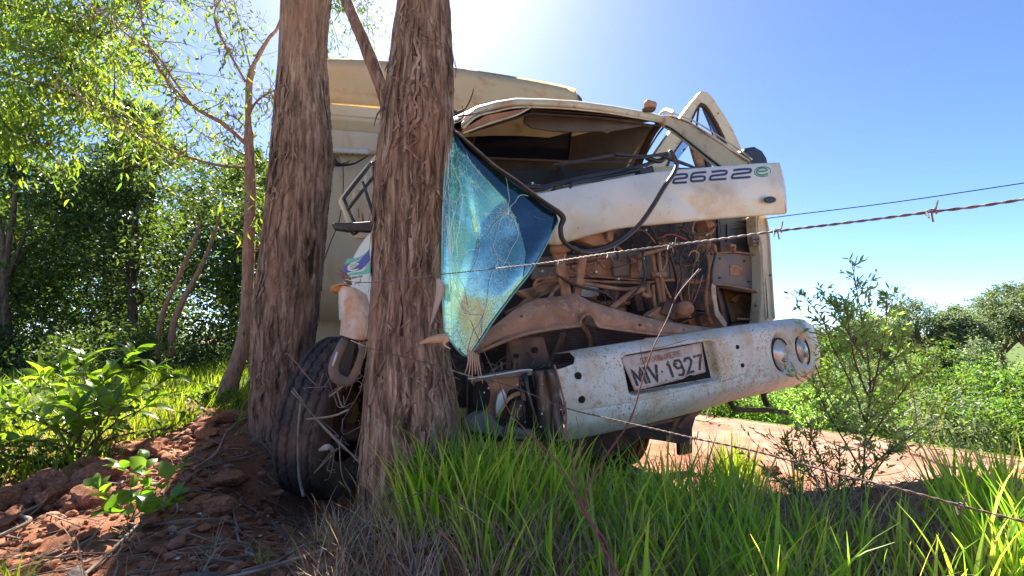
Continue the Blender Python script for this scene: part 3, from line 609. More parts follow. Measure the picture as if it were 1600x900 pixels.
for i in range(7): tp('harness_strand', [(516+i*2, 243, 1.40), (518+i*3, 252+i, 1.37), (524+i*4, 262-i*2, 1.38)], .003, m_black, cb, 4)
for x, y in ((574, 212), (578, 220), (580, 216)): bolt(x, y, 1.49, .01, m_dustd, cb, 'rivet')
for i in range(9): bolt(514+i*9.2, 240+i*.15, 1.455, .005, m_grey, cb, 'rivet', .004)

for q in (.16, .30, .5, .72):
    uq = uL+(uR-uL)*q; part('panel_seam', tube([L(uq, 1.545, zl(246)), L(uq, 1.545, zl(500))], .006, 6, 1), m_boxp, cb)
    for k in range(9): zz = zl(252)+(zl(495)-zl(252))*k/8; part('rivet', ball(L(uq+.03, 1.548, zz), .006, 6, 4), m_grey, cb)
part('grime_streaks', join(*[ribbon3([L(uL+(uR-uL)*f_, 1.4965, zl(212)), L(uL+(uR-uL)*f_+.01, 1.4965, zl(238))], [.012, .003], TB*-1) for f_ in (.12, .2, .23, .31, .4)]), m_dustd, cb, kind='stuff')
TO = TO-TB*.45
# chassis rails and front axle
for u in (.1, .85): part('chassis_rail', box(L(u, 4.4, .72), TA*.04, TB*3.7, np.array([0, 0, .12])), m_dustd, truck, bev=.006)
part('front_axle', tube([L(-.75, 1.05, .48), L(-.4, 1.05, .42), L(1.4, 1.05, .42), L(1.9, 1.05, .48)], .055, 8, 3), m_dustd, truck, True)
part('engine_block', box(L(.5, 1.3, .85), TA*.3, TB*.4, np.array([0, 0, .25])), m_dustd, truck, bev=.03)

# wheels: ribbed tyre, rim, hub
def tyre(R=.485, W=.265):
    nt_, npf = 300, 74
    w_ = np.linspace(-1, 1, npf); prof_r = []; prof_x = []
    for q in w_:
        if abs(q) < .62: prof_x.append(q/.62*W*.44); prof_r.append(R-.012*(q/.62)**2)
        else:
            a = (abs(q)-.62)/.38; s = np.sign(q)
            prof_x.append(s*W*(.44+.10*math.sin(a*math.pi)*1.0-.04*a)); prof_r.append(R-.012-(.5-.285)*R/.5*a**1.25*.98)
    prof_x = np.array(prof_x); prof_r = np.array(prof_r); th = np.linspace(0, 2*math.pi, nt_+1)
    zig = .006*(2*np.abs(((th*26/math.pi) % 1)-.5)-.5)*2
    xx = prof_x[None, :]+0*th[:, None]; rr = prof_r[None, :]+0*xx
    tread = np.abs(w_)[None, :] < .63
    gr = np.zeros_like(xx)
    for gpos in (-.085, -.03, .03, .085):
        gr = np.maximum(gr, 1-sm(.0035, .0065, np.abs(xx-gpos-zig[:, None])))
    sh = (np.abs(xx) > .108)*(((th*60/math.pi) % 1 < .28)[:, None])*.6
    rr = rr-np.where(tread, np.maximum(gr, sh)*.018, 0)
    rr = rr+np.where(tread, (fbm(np.stack([xx*60, th[:, None]*8+0*xx, xx*0], -1), 3, 4)-.5)*.006, 0)
    g = np.stack([xx, rr*np.cos(th)[:, None], rr*np.sin(th)[:, None]], -1)
    return grid(g)
def rimgeo(R, W, side=1):
    th = np.linspace(0, 2*math.pi, 49); prof = [(-.9, .295), (-.95, .28), (-.7, .262), (-.1, .25), (.25, .235), (.35, .17), (.6, .15), (.62, .0)]
    g = np.array([[(side*x*W*.5, r*math.cos(a)*R/.5, r*math.sin(a)*R/.5) for a in th] for x, r in prof]); return grid(g)
def wheel(c, yaw, camber, side, name='wheel', label=None):
    Rm = (Matrix.Rotation(yaw, 3, 'Z') @ Matrix.Rotation(camber, 3, 'Y')); Rm = np.array(Rm); c = np.asarray(c)
    w0 = part(name, (tyre()[0] @ Rm.T+c, tyre()[1]), m_tyre, truck, True, label=label)
    w0.name = 'wheel'
    part('rim', (rimgeo(.5, .26, side)[0] @ Rm.T+c, rimgeo(.5, .26, side)[1]), m_dustd, w0, True)
    part('hub', (disc((0, 0, 0), (0, .09, 0), (0, 0, .09), (.11, 0, 0), 16)[0] @ Rm.T+c, disc((0, 0, 0), (0, .09, 0), (0, 0, .09), (.11, 0, 0), 16)[1]), m_dustd, w0)
    for k in range(8):
        a = k*math.pi/4; v, f = disc((side*.085, .125*math.cos(a), .125*math.sin(a)), (0, .014, 0), (0, 0, .014), (.02, 0, 0), 6)
        part('wheel_nut', (v @ Rm.T+c, f), m_dustd, w0)
    return w0
wc = P(521, 645, 2.95)
wheel(wc+np.array([.015, 0, -.01]), math.radians(-4), math.radians(8), 1, label='muddy front wheel turned outward beside the left trunk')
wheel(L(1.42, 1.15, .46), math.radians(14), 0, 1)
for u in (-.62, 1.62): wheel(L(u, 5.4, .5), TH, 0, 1)

# cab shell -----------------------------------------------------------
cab = part('cab_roof', grid([[T(x, y+dy, d+dd) for x, y, d in [(722, 186, .12), (745, 165, .2), (775, 157, .27), (806, 152, .33), (850, 153, .38), (900, 156, .42), (960, 164, .47), (1020, 175, .53), (1046, 183, .56)]] for dy, dd in ((16, .05), (13, .0), (6, -.02), (1, .03))]
    + [[T(x, y, d)+TB*q+np.array([0, 0, zz]) for x, y, d in [(722, 186, .12), (745, 165, .2), (775, 157, .27), (806, 152, .33), (850, 153, .38), (900, 156, .42), (960, 164, .47), (1020, 175, .53), (1046, 183, .56)]] for q, zz in ((.12, .03), (.45, .13), (.80, .20), (.86, .10))]), m_cream, truck, True, solid=.004)
tp('roof_gutter', [(724, 200, .11), (745, 182, .18), (775, 174, .25), (806, 168, .31), (850, 168, .36), (900, 171, .40), (960, 178, .45), (1030, 190, .52)], .006, m_cream, cab, 6)
tp('roof_edge', [(1046, 180, .58), (1052, 176, .7), (1040, 172, .95), (1030, 180, 1.3)], [.010, .016, .018, .014], m_cream, cab)
m_ceil = m_int
part('headliner', grid([[T(735, 205, .2), T(830, 176, .4), T(930, 182, .46), T(1034, 196, .56)], [T(x, y, 1.0) for x, y in ((700, 200), (800, 176), (900, 180), (1028, 197))], [T(x, y, 1.35) for x, y in ((640, 200), (790, 178), (890, 182), (1024, 198))]]), m_int, truck, True, solid=.01)
bw = pp('cab_rear_wall', [(612, 170), (700, 172), (900, 182), (1026, 196), (1004, 240), (988, 280), (985, 420), (640, 430)], 1.34, .02, m_int, bev=0)
z0_ = 1.45
pp('rear_window', [(745, 200), (893, 205), (889, 252), (735, 246)], 1.32, .006, M('dark_cab_glass', [(.01, .012, .03)], rough=.1, bump=0), bw, 0)
tp('rear_window_seal', [(745, 200, 1.31), (893, 205, 1.31), (889, 252, 1.31), (735, 246, 1.31), (745, 200, 1.31)], .010, m_visor, bw, 6, 1)
# sun visor and its hinge, overhead trim
sv = pp('sun_visor', [(822, 176), (840, 172), (900, 178), (1000, 188), (1005, 196), (960, 204), (900, 206), (860, 204), (830, 199), (819, 190)], .55, .02, m_visor, bev=.006)
tp('visor_rod', [(833, 171, .52), (850, 173, .52), (920, 178, .52), (1000, 185, .54), (1012, 188, .54)], .006, m_visor, sv, 6)
pp('visor_hinge', [(829, 168), (839, 169), (838, 176), (829, 175)], .5, .02, m_visor, sv)
pp('torn_headlining', [(722, 203), (760, 180), (826, 169), (805, 182), (760, 196), (726, 207)], lambda x, y: .16+(x-722)*.0018, .008, M('torn_orange_lining', [(.28, .13, .06), (.42, .22, .11)], 12, rough=.8, bump=.3), bev=0)
tp('roof_seal', [(724, 208, .14), (765, 193, .2), (806, 180, .26), (828, 169, .32)], .005, m_cream, truck, 6)
# B pillar, right
part('rear_pillar', tube([T(1034, 190, .62), T(1016, 215, .85), T(997, 255, 1.05), T(988, 275, 1.12)], [.03, .032, .034, .034], 8, 4, .6), m_int, truck, True)
part('pillar_trim', tube([T(1039, 196, .58), T(1024, 216, .8), T(1004, 252, 1.0), T(1001, 270, 1.05)], .008, 6, 4), m_black, truck, True)
part('pillar_trim', tube([T(1028, 190, .66), T(1008, 216, .9), T(985, 250, 1.1), T(975, 275, 1.15)], .012, 6, 4), m_cream, truck, True)
# A pillar, right, with its drip rail and inner seal
def Pil(x, y): return .54-(x-1040)*.0042
ap = pp('windscreen_pillar', [(1030, 181), (1048, 179), (1080, 190), (1120, 214), (1150, 234), (1174, 250), (1163, 262), (1128, 262), (1100, 240), (1070, 215), (1046, 198), (1030, 190)], Pil, .045, m_cream, bev=.008)
tp('drip_rail', [(1046, 181, .5), (1080, 194, .35), (1120, 221, .19), (1150, 241, .07), (1172, 255, -.03)], .007, m_dust, ap, 6)
tp('pillar_seal', [(1040, 197, .53), (1052, 203, .46), (1080, 225, .34), (1105, 245, .25), (1130, 264, .15)], .008, m_black, ap, 6)
tp('pillar_edge', [(1036, 178, .5), (1050, 177, .48), (1082, 188, .33), (1122, 212, .17), (1152, 232, .05), (1175, 249, -.05)], .005, m_cream, ap, 6)
lamp = part('marker_lamp', disc(T(1016, 164, .52), TB*.032, np.array([0, 0, .032]), TA*.04, 20), M('clouded_amber_lens', [(.30, .14, .07), (.42, .24, .15)], 10, rough=.4, bump=.1), truck, bev=.008)
pp('lamp_foot', [(1008, 167), (1026, 168), (1024, 173), (1010, 172)], .49, .04, m_dustd, lamp)

# open right-hand door, twisted upward
def ring(outer, inner, d, thick, mat, name, parent, bev=.006):
    n = len(outer); o = [T(x, y, d) for x, y in outer]; i = [T(x, y, d) for x, y in inner]; of = TB*thick
    v = np.array(o+i+[q+of for q in o]+[q+of for q in i]); f = []
    for k in range(n):
        j = (k+1) % n
        f += [(k, j, n+j, n+k), (2*n+j, 2*n+k, 3*n+k, 3*n+j), (j, k, 2*n+k, 2*n+j), (n+k, n+j, 3*n+j, 3*n+k)]
    return part(name, (v, f), mat, parent, bev=bev)
do = [(1000, 285), (1020, 245), (1057, 192), (1078, 163), (1096, 142), (1106, 144), (1113, 151), (1130, 176), (1146, 203), (1158, 230), (1166, 262), (1150, 285)]
di = [(1034, 280), (1046, 248), (1076, 205), (1081, 186), (1088, 171), (1096, 160), (1103, 163), (1110, 172), (1122, 192), (1132, 212), (1140, 236), (1142, 275)]
door = ring(do, di, .75, .05, m_cream, 'right_door', truck, .012)
ring([((x*.0+a[0]), a[1]) for a in [(x, y) for x, y in di] for x in (0,)], [(x+(1095-x)*.09, y+(215-y)*.09) for x, y in di], .74, .03, m_int, 'window_channel', door, .004)
m_pane = None
def glassmat(name, tint, refl=.15, rough=.02):
    m, n, out = mk(name); tr = n.nodes.new('ShaderNodeBsdfTransparent'); tr.inputs[0].default_value = lin(tint)
    g = n.nodes.new('ShaderNodeBsdfGlossy'); g.inputs['Roughness'].default_value = rough
    lw = n.nodes.new('ShaderNodeLayerWeight'); lw.inputs[0].default_value = .3
    mr = n.nodes.new('ShaderNodeMapRange'); mr.inputs[3].default_value = refl; mr.inputs[4].default_value = .9; n.links.new(lw.outputs['Fresnel'], mr.inputs[0])
    x = n.nodes.new('ShaderNodeMixShader'); n.links.new(mr.outputs[0], x.inputs[0]); n.links.new(tr.outputs[0], x.inputs[1]); n.links.new(g.outputs[0], x.inputs[2]); n.links.new(x.outputs[0], out.inputs[0]); return m
m_pane = glassmat('clear_pane', (.75, .85, .9), .08)
pp('window_pane', [(1100, 165), (1112, 180), (1128, 208), (1136, 232), (1120, 222), (1108, 195), (1097, 170)], .77, .005, m_pane, door, 0)
pp('window_pane', [(1060, 214), (1076, 212), (1080, 222), (1050, 262), (1036, 268), (1046, 246)], .77, .005, m_pane, door, 0)
tp('quarterlight_bar', [(1096, 164, .76), (1100, 175, .76), (1108, 195, .76), (1116, 218, .76)], .006, m_black, door, 6)
tp('quarterlight_bar', [(1092, 166, .76), (1090, 180, .76), (1088, 200, .76), (1086, 214, .76)], .01, m_int, door, 6)
tp('window_bar', [(1079, 222, .78), (1064, 238, .78), (1046, 256, .78), (1030, 272, .78)], .008, m_cream, door, 6)
pp('door_post', [(1080, 226), (1094, 236), (1110, 262), (1106, 275), (1094, 270), (1087, 250)], .72, .03, m_dust, door)
pp('door_post', [(1102, 244), (1109, 250), (1114, 264), (1106, 264)], .70, .02, m_black, door)
bolt(1122, 177, .745, .006, m_dustd, door, 'screw')
mir = pp('mirror', [(1162, 262), (1163, 236), (1168, 230), (1180, 228), (1192, 235), (1199, 246), (1203, 262)], .30, .12, m_black, bev=.02, label='black mirror shell above the right end of the nose panel')

# nose panel with the printed badge ---------------------------------
TOPC = np.array([(830, 305), (860, 300), (886, 294), (940, 284), (1001, 273), (1057, 266), (1120, 261), (1180, 256.5), (1214, 254.5), (1218, 256)], float)
BOTC = np.array([(846, 372), (870, 380), (890, 374), (935, 362), (978, 353), (1040, 347), (1105, 341), (1180, 335), (1224, 332), (1229, 331)], float)
def pnl_d(s, t): return -.055*math.sin(math.pi*min(1, max(0, t*.85+.1)))-.04-.02+(1-s)*.02-.0*s
def dentf(s, t): return .004*math.sin(s*14+t*3)+.003*math.sin(s*31-t*7)+.012*math.exp(-((s-.22)/.05)**2-((t-.6)/.3)**2)+.009*math.exp(-((s-.47-.2*t)/.025)**2)+.008*math.exp(-((s-.62)/.05)**2-((t-.7)/.2)**2)-.006*math.exp(-((s-.1)/.02)**2)
ns, ntn = 130, 40
def crv(c, s):
    q = crom(np.column_stack([c, np.zeros(len(c))]), 8); i = s*(len(q)-1); k = int(min(i, len(q)-2)); return (q[k]+(q[k+1]-q[k])*(i-k))[:2]
def pnl(s, t, off=0.0):
    a = crv(TOPC, s); b = crv(BOTC, s); p = a+(b-a)*t
    e = 1 if s < .97 else 1-.5*((s-.97)/.03)**2
    bulge = (3*math.sin(math.pi*t) if s > .98 else 0)*(s-.98)/.02
    return T(p[0]+bulge, p[1], pnl_d(s, t)*e-off+dentf(s, t))
rows = [[pnl(s, 0)+TB*.05 for s in np.linspace(0, 1, ns)]]+[[pnl(s, t) for s in np.linspace(0, 1, ns)] for t in np.linspace(0, 1, ntn)]+[[pnl(s, 1)+TB*.012+np.array([0, 0, -.006]) for s in np.linspace(0, 1, ns)], [pnl(s, 1)+TB*.05+np.array([0, 0, .0]) for s in np.linspace(0, 1, ns)]]
nose = part('nose_panel', grid(rows), m_white, truck, True, solid=.003, label='pale nose panel torn upward, badge at its right end')
tp('panel_lip', [(872, 380, -.02), (890, 375, -.02), (935, 363, -.02), (978, 354, -.02), (1040, 348, -.02), (1105, 342, -.02), (1180, 336, -.02), (1226, 333, -.02)], .008, m_boxp, nose, 8)
# badge drawn as flat print, in panel coordinates of the picture plane
def inv(x, y):
    best = None
    for it in range(1):
        xs = np.linspace(0, 1, 200); tops = np.array([crv(TOPC, s) for s in xs]); bots = np.array([crv(BOTC, s) for s in xs])
    return tops, bots, xs
_t, _b, _x = inv(0, 0)
def onp(x, y, off=.003):
    # solve s,t with x,y on the straight line between top and bottom curves
    tt_ = (y-_t[:, 1])/(_b[:, 1]-_t[:, 1]); xx_ = _t[:, 0]+(_b[:, 0]-_t[:, 0])*tt_; k = int(np.argmin(np.abs(xx_-x)))
    return pnl(_x[k]+ (0), min(1, max(0, tt_[k])), off) if False else T(x, y, pnl_d(_x[k], min(1, max(0, tt_[k])))*(1 if _x[k] < .97 else 1-.5*((_x[k]-.97)/.03)**2)-off+dentf(_x[k], tt_[k]))
def stroke(pts, w, fn, k=1, closed=False):
    p = np.asarray(pts, float)
    if k > 1: p = crom(np.column_stack([p, np.zeros(len(p))]), k)[:, :2]
    n = len(p); lft = []; rgt = []
    for i in range(n):
        a = p[i]-p[i-1] if i else p[1]-p[0]; b = p[i+1]-p[i] if i < n-1 else p[-1]-p[-2]
        a = a/(np.linalg.norm(a)+1e-9); b = b/(np.linalg.norm(b)+1e-9); na = np.array([-a[1], a[0]]); nb = np.array([-b[1], b[0]])
        m_ = na+nb; m_ /= max(.35, np.dot(m_, na)); lft.append(p[i]+m_*w/2); rgt.append(p[i]-m_*w/2)
    # cut long spans so that the print follows the surface
    return grid([[fn(*q) for q in lft], [fn(*((np.array(l)+np.array(r))/2)) for l, r in zip(lft, rgt)], [fn(*q) for q in rgt]])
def dig(ch, x0, y0, w_, h_, sl=-.075, shear=.45):
    D = {'2': [(.06, .12), (.5, .07), (.88, .12), (.95, .3), (.88, .46), (.5, .5), (.12, .55), (.05, .75), (.08, .93), (.5, .95), (1.0, .95)],
         '6': [(.98, .07), (.5, .07), (.14, .12), (.05, .35), (.05, .75), (.14, .92), (.5, .95), (.88, .92), (.95, .72), (.86, .52), (.5, .48), (.10, .52)]}[ch]
    return [(x0+a*w_+(1-b)*h_*shear*.35, y0+b*h_+a*w_*sl) for a, b in D]
m_navy = M('navy_print', [(.015, .03, .09), (.03, .05, .13)], 40, rough=.45, bump=0); m_sil = M('grey_print', [(.30, .32, .36)], rough=.4, bump=0)
m_green = M('green_print', [(.05, .22, .12), (.07, .30, .17)], 40, rough=.45, bump=0)
for ch, x0, y0, w_ in (('2', 1051, 272, 22), ('6', 1078, 269.5, 24), ('2', 1108, 267, 27), ('2', 1142, 264.5, 31)):
    g = dig(ch, x0, y0, w_, 15); part('badge_digit', stroke(g, 4.2, lambda x, y: onp(x, y, .004), 6), m_sil, nose)
    part('badge_digit', stroke(g, 2.7, lambda x, y: onp(x, y, .0055), 6), m_navy, nose)
g = [(1184, 268), (1196, 267), (1198, 264.5), (1193, 262.5), (1186, 263.5), (1182, 268), (1184, 272), (1192, 273.5), (1200, 271)]
part('badge_letter', stroke(g, 2.6, lambda x, y: onp(x, y, .004), 4), m_green, nose)
g = [(1203, 271), (1204, 266), (1200, 262), (1192, 260.5), (1183, 262.5), (1179, 268), (1181, 273.5), (1190, 276), (1200, 274.5)]
part('badge_ring', stroke(g, 1.4, lambda x, y: onp(x, y, .004), 4), m_green, nose)
em = [(1204+8.2*math.cos(a), 312+4.6*math.sin(a)) for a in np.arange(16)*math.pi/8]
pp('grommet', em, lambda x, y: -.135, .01, m_black, nose, .002)
em = [(1204+9.4*math.cos(a), 312+5.6*math.sin(a)) for a in np.arange(16)*math.pi/8]
pp('grommet_rim', em, lambda x, y: -.131, .01, m_grey, nose, .002)
rng = np.random.RandomState(3)
for i in range(40):
    x = rng.uniform(890, 1210); yt = np.interp(x, TOPC[:, 0], TOPC[:, 1]); yb = np.interp(x, BOTC[:, 0], BOTC[:, 1]); y = yt+(yb-yt)*rng.uniform(.15, .9)
    r = rng.uniform(.5, 1.4); e = [(x+r*math.cos(a)*rng.uniform(.6, 1.6), y+r*math.sin(a)*.9) for a in np.arange(7)*.898]
    try: part('paint_chip', ([onp(a, b, .002) for a, b in e], [tuple(range(7))]), m_grey, nose)
    except Exception: pass
for i in range(26):
    x = rng.uniform(880, 1200); yt = np.interp(x, TOPC[:, 0], TOPC[:, 1]); yb = np.interp(x, BOTC[:, 0], BOTC[:, 1]); y = yt+(yb-yt)*rng.uniform(.2, .85); l_ = rng.uniform(6, 30); a = rng.uniform(-.6, .25)
    part('scratch', stroke([(x+l_*math.cos(a)*q, y+l_*math.sin(a)*q+rng.normal()*.6) for q in np.linspace(0, 1, 5)], rng.uniform(.3, .9), lambda X_, Y_: onp(min(X_, 1212), Y_, .002)), m_dust if i % 3 else m_grey, nose)
for e in ([(902, 338), (905, 334), (909, 334), (908, 338), (904, 341)], [(1040, 300), (1044, 299), (1046, 303), (1042, 308), (1039, 306)], [(929, 353), (934, 352), (934, 354), (930, 355)]):
    part('paint_chip', ([onp(a, b, .002) for a, b in e], [tuple(range(len(e)))]), m_dustd, nose)
# scuttle under the windscreen and bits on it
pp('scuttle', [(832, 300), (850, 293), (890, 284), (940, 276), (1000, 264), (1058, 258), (1060, 270), (1000, 277), (940, 288), (886, 297), (834, 309)], .12, .03, m_cream)
tp('wiper_linkage', [(816, 294, .0), (826, 292, .0), (850, 293, .0), (868, 287, .0), (905, 279, .0), (950, 271, .02), (1000, 260, .05), (1038, 247, .08)], [.008, .012, .014, .010, .011, .012, .012, .01], m_black)
tp('wiper_linkage', [(822, 299, -.02), (850, 296, -.02), (866, 290, -.02), (900, 284, -.02), (950, 276, 0), (1000, 267, .03)], .008, m_black)
tp('wiper_arm', [(864, 257.5, .05), (885, 254, .05), (912, 251, .05), (935, 247, .06), (960, 243, .07)], [.004, .007, .009, .010, .011], m_rub)
tp('wiper_arm', [(872, 259, .04), (905, 254, .04), (950, 253, .05), (990, 255, .06)], .0035, m_black, n=6)
tp('wiper_arm', [(961, 241, .06), (985, 243, .06), (1010, 244, .06), (1040, 240, .06), (1052, 240, .06)], [.012, .008, .008, .01, .012], m_black)
tp('wiper_arm', [(960, 247, .04), (1000, 247, .04), (1030, 243, .04), (1046, 248, .04), (1075, 258, .05), (1090, 264, .06)], [.004, .005, .007, .012, .01, .006], m_black)
tp('wiper_arm', [(1010, 247, .06), (1030, 252, .05), (1040, 246, .05), (1046, 240, .05)], .014, m_black)
pp('vent_block', [(1001, 264), (1020, 258), (1023, 268), (1022, 272), (1003, 276), (1000, 270)], -.05, .05, m_black, bev=.004)
tp('grab_handle', [(890, 298, -.06), (893, 289, -.06), (905, 285, -.06), (930, 282, -.06), (938, 282, -.06), (950, 286, -.06)], [.008, .009, .009, .009, .010, .004], m_black)
pp('linkage_motor', [(868, 291), (880, 289), (884, 296), (880, 303), (872, 302), (867, 297)], -.03, .05, m_dustd, bev=.006)
pp('bracket', [(884, 290), (890, 289), (894, 298), (884, 300)], -.06, .02, m_black)
tp('steering_column', [(875, 262, .55), (880, 275, .4), (888, 290, .3)], .02, m_intd)
pp('dashboard', [(800, 262), (870, 264), (960, 262), (1000, 262), (1000, 285), (800, 300)], .55, .35, m_intd, bev=.02)

# window rubber: along the glass, then hanging in a loop
GK = [(706, 202, -.44), (712, 208, -.44), (740, 232, -.44), (775, 262, -.44), (806, 283, -.44), (835, 305, -.43), (858, 322, -.43), (873, 332, -.42), (880, 342, -.42), (876, 355, -.42), (878, 372, -.41), (888, 384, -.40), (905, 392, -.38), (925, 393, -.36), (950, 387, -.34), (975, 373, -.32), (1000, 350, -.29), (1020, 322, -.27), (1038, 292, -.25), (1052, 272, -.22), (1057, 258, -.2), (1052, 244, -.18), (1047, 236, -.15)]
gk = tp('window_rubber', GK, [.011]*6+[.013, .014, .015]+[.013]*14, m_rub, n=12, k=8, flat=.75)
tp('rubber_bead', [(x-1.0, y-2.2, d-.012) for x, y, d in GK[1:8]], .004, m_rub, gk, 6, 8)
tp('rubber_bead', [(x+1.5, y+1.5, d-.012) for x, y, d in GK[12:22]], .004, M('brown_rubber', [(.20, .12, .08), (.09, .06, .05)], 30, rough=.6), gk, 6, 8)
# ------------------------------------------------------------------ the windscreen, fallen out as one cracked sheet
def crackglass():
    m, n, out = mk('shattered_laminated_glass'); tc = n.nodes.new('ShaderNodeTexCoord')
    vo = n.nodes.new('ShaderNodeTexVoronoi'); vo.feature = 'DISTANCE_TO_EDGE'; vo.inputs['Scale'].default_value = 75
    v2 = n.nodes.new('ShaderNodeTexVoronoi'); v2.feature = 'DISTANCE_TO_EDGE'; v2.inputs['Scale'].default_value = 15
    wv = n.nodes.new('ShaderNodeMapping'); wv.inputs['Scale'].default_value = (1, 1, .5); wv.inputs['Rotation'].default_value = (0, .7, .3); n.links.new(tc.outputs['Object'], wv.inputs[0])
    n.links.new(wv.outputs[0], vo.inputs[0]); n.links.new(tc.outputs['Object'], v2.inputs[0])
    c1 = ramp(n, vo.outputs[0], [(.0, (1, 1, 1)), (.07, (0, 0, 0))]); c2 = ramp(n, v2.outputs[0], [(.0, (.5, .5, .5)), (.012, (0, 0, 0))])
    area = ramp(n, noise(n, 4.5, (1, 1, 1), 3), [(.42, (0, 0, 0)), (.58, (1, 1, 1))])
    mu = n.nodes.new('ShaderNodeMath'); mu.operation = 'MULTIPLY'; n.links.new(c1, mu.inputs[0]); n.links.new(area, mu.inputs[1])
    mx = n.nodes.new('ShaderNodeMath'); mx.operation = 'MAXIMUM'; n.links.new(mu.outputs[0], mx.inputs[0]); n.links.new(c2, mx.inputs[1])
    bump = n.nodes.new('ShaderNodeBump'); bump.inputs['Strength'].default_value = .35; bump.inputs['Distance'].default_value = .004
    n.links.new(noise(n, 22, (1, 1, 1), 4), bump.inputs['Height'])
    b3 = n.nodes.new('ShaderNodeBump'); b3.inputs['Strength'].default_value = .12; b3.inputs['Distance'].default_value = .002; n.links.new(mx.outputs[0], b3.inputs['Height']); n.links.new(bump.outputs[0], b3.inputs['Normal'])
    gl = n.nodes.new('ShaderNodeBsdfGlossy'); gl.inputs['Roughness'].default_value = .035; gl.inputs[0].default_value = (.58, .88, .82, 1); n.links.new(b3.outputs[0], gl.inputs['Normal'])
    tr = n.nodes.new('ShaderNodeBsdfTransparent')
    tint = ramp(n, noise(n, 3.2, (1, 1, 1), 3), [(.4, (.22, .55, .60)), (.55, (.30, .72, .66)), (.65, (.55, .85, .80))]); n.links.new(tint, tr.inputs[0])
    df = n.nodes.new('ShaderNodeBsdfTranslucent'); dd = n.nodes.new('ShaderNodeBsdfDiffuse')
    tcol = ramp(n, noise(n, 3.0, (1, 1, 1), 3), [(.38, (.03, .15, .14)), (.52, (.06, .32, .26)), (.62, (.20, .55, .42)), (.7, (.36, .66, .5))]); n.links.new(tcol, df.inputs[0]); n.links.new(tcol, dd.inputs[0])
    ad = n.nodes.new('ShaderNodeMixShader'); ad.inputs[0].default_value = .45; n.links.new(df.outputs[0], ad.inputs[1]); n.links.new(dd.outputs[0], ad.inputs[2])
    m1 = n.nodes.new('ShaderNodeMixShader'); m1.inputs[0].default_value = .34; n.links.new(tr.outputs[0], m1.inputs[1]); n.links.new(ad.outputs[0], m1.inputs[2])
    m2 = n.nodes.new('ShaderNodeMixShader'); m2.inputs[0].default_value = .34; n.links.new(m1.outputs[0], m2.inputs[1]); n.links.new(gl.outputs[0], m2.inputs[2])
    wd = n.nodes.new('ShaderNodeBsdfDiffuse'); wd.inputs[0].default_value = (.45, .75, .70, 1)
    m3 = n.nodes.new('ShaderNodeMixShader'); mm = n.nodes.new('ShaderNodeMath'); mm.operation = 'MULTIPLY'; mm.inputs[1].default_value = .8; n.links.new(mx.outputs[0], mm.inputs[0])
    n.links.new(mm.outputs[0], m3.inputs[0]); n.links.new(m2.outputs[0], m3.inputs[1]); n.links.new(wd.outputs[0], m3.inputs[2]); n.links.new(m3.outputs[0], out.inputs[0]); return m
m_crack = crackglass()
# corners: the sheet hangs from the rubber and is creased in three places
Ltop = [(705, 206, -.44), (698, 240, -.48), (693, 300, -.50), (691, 380, -.51), (691, 450, -.51), (694, 518, -.51)]
Rtop = [(711, 209, -.44), (742, 234, -.43), (790, 272, -.42), (838, 308, -.41), (868, 333, -.40), (872, 345, -.40)]
nu, nv = 40, 56
def edge(c, t):
    p = np.array(c, float); k = t*(len(p)-1); i = int(min(k, len(p)-2)); return p[i]+(p[i+1]-p[i])*(k-i)
bot = [(694, 518, -.51), (708, 538, -.52), (730, 557, -.50), (752, 530, -.49), (772, 500, -.48), (800, 462, -.46), (830, 424, -.44), (856, 378, -.42), (872, 345, -.40)]
rowsg = []
for j in range(nv+1):
    t = j/nv; a = edge(Ltop, t); b = edge(Rtop, t); row = []
    for i in range(nu+1):
        s = i/nu; q = a+(b-a)*s; e = edge(bot, s)
        e0 = np.array(Ltop[-1])+(np.array(Rtop[-1])-np.array(Ltop[-1]))*s
        q = q+(e-e0)*t**1.0*1.0
        cr = -.05*abs(((s*1.3+t*.7) % 1)-.5)-.04*abs(((s*.8-t*1.6) % 1)-.5)+.014*math.sin(5*s+7*t)+.004*math.sin(23*s+9*t)
        w_ = math.sin(math.pi*min(1, max(0, s)))*math.sin(math.pi*min(1, t*.9+.1))
        row.append(T(q[0], q[1], q[2]+cr*w_*1.2))
    rowsg.append(row)
ws = part('windscreen', grid(rowsg), m_crack, truck, True, label='shattered blue-green windscreen hanging from its rubber against the trunk')
part('glass_edge', tube([T(x, y, d-.004) for x, y, d in bot[::1]], .0035, 6, 3), M('green_glass_edge', [(.10, .30, .26), (.2, .5, .42)], 40, rough=.15, bump=0), ws, True)
part('glass_edge', tube([T(x, y, d-.004) for x, y, d in Ltop], .003, 6, 3), M('green_glass_edge_light', [(.2, .5, .45), (.3, .6, .52)], 40, rough=.15, bump=0), ws, True)
WS = np.array(rowsg)   # (t, s, 3)
def wsp(s, t, off=.003):
    a = min(max(s, 0), 1)*nu; b = min(max(t, 0), 1)*nv; i = min(int(a), nu-1); j = min(int(b), nv-1); fa_, fb_ = a-i, b-j
    return (WS[j, i]*(1-fa_)*(1-fb_)+WS[j, i+1]*fa_*(1-fb_)+WS[j+1, i]*(1-fa_)*fb_+WS[j+1, i+1]*fa_*fb_)-TB*off
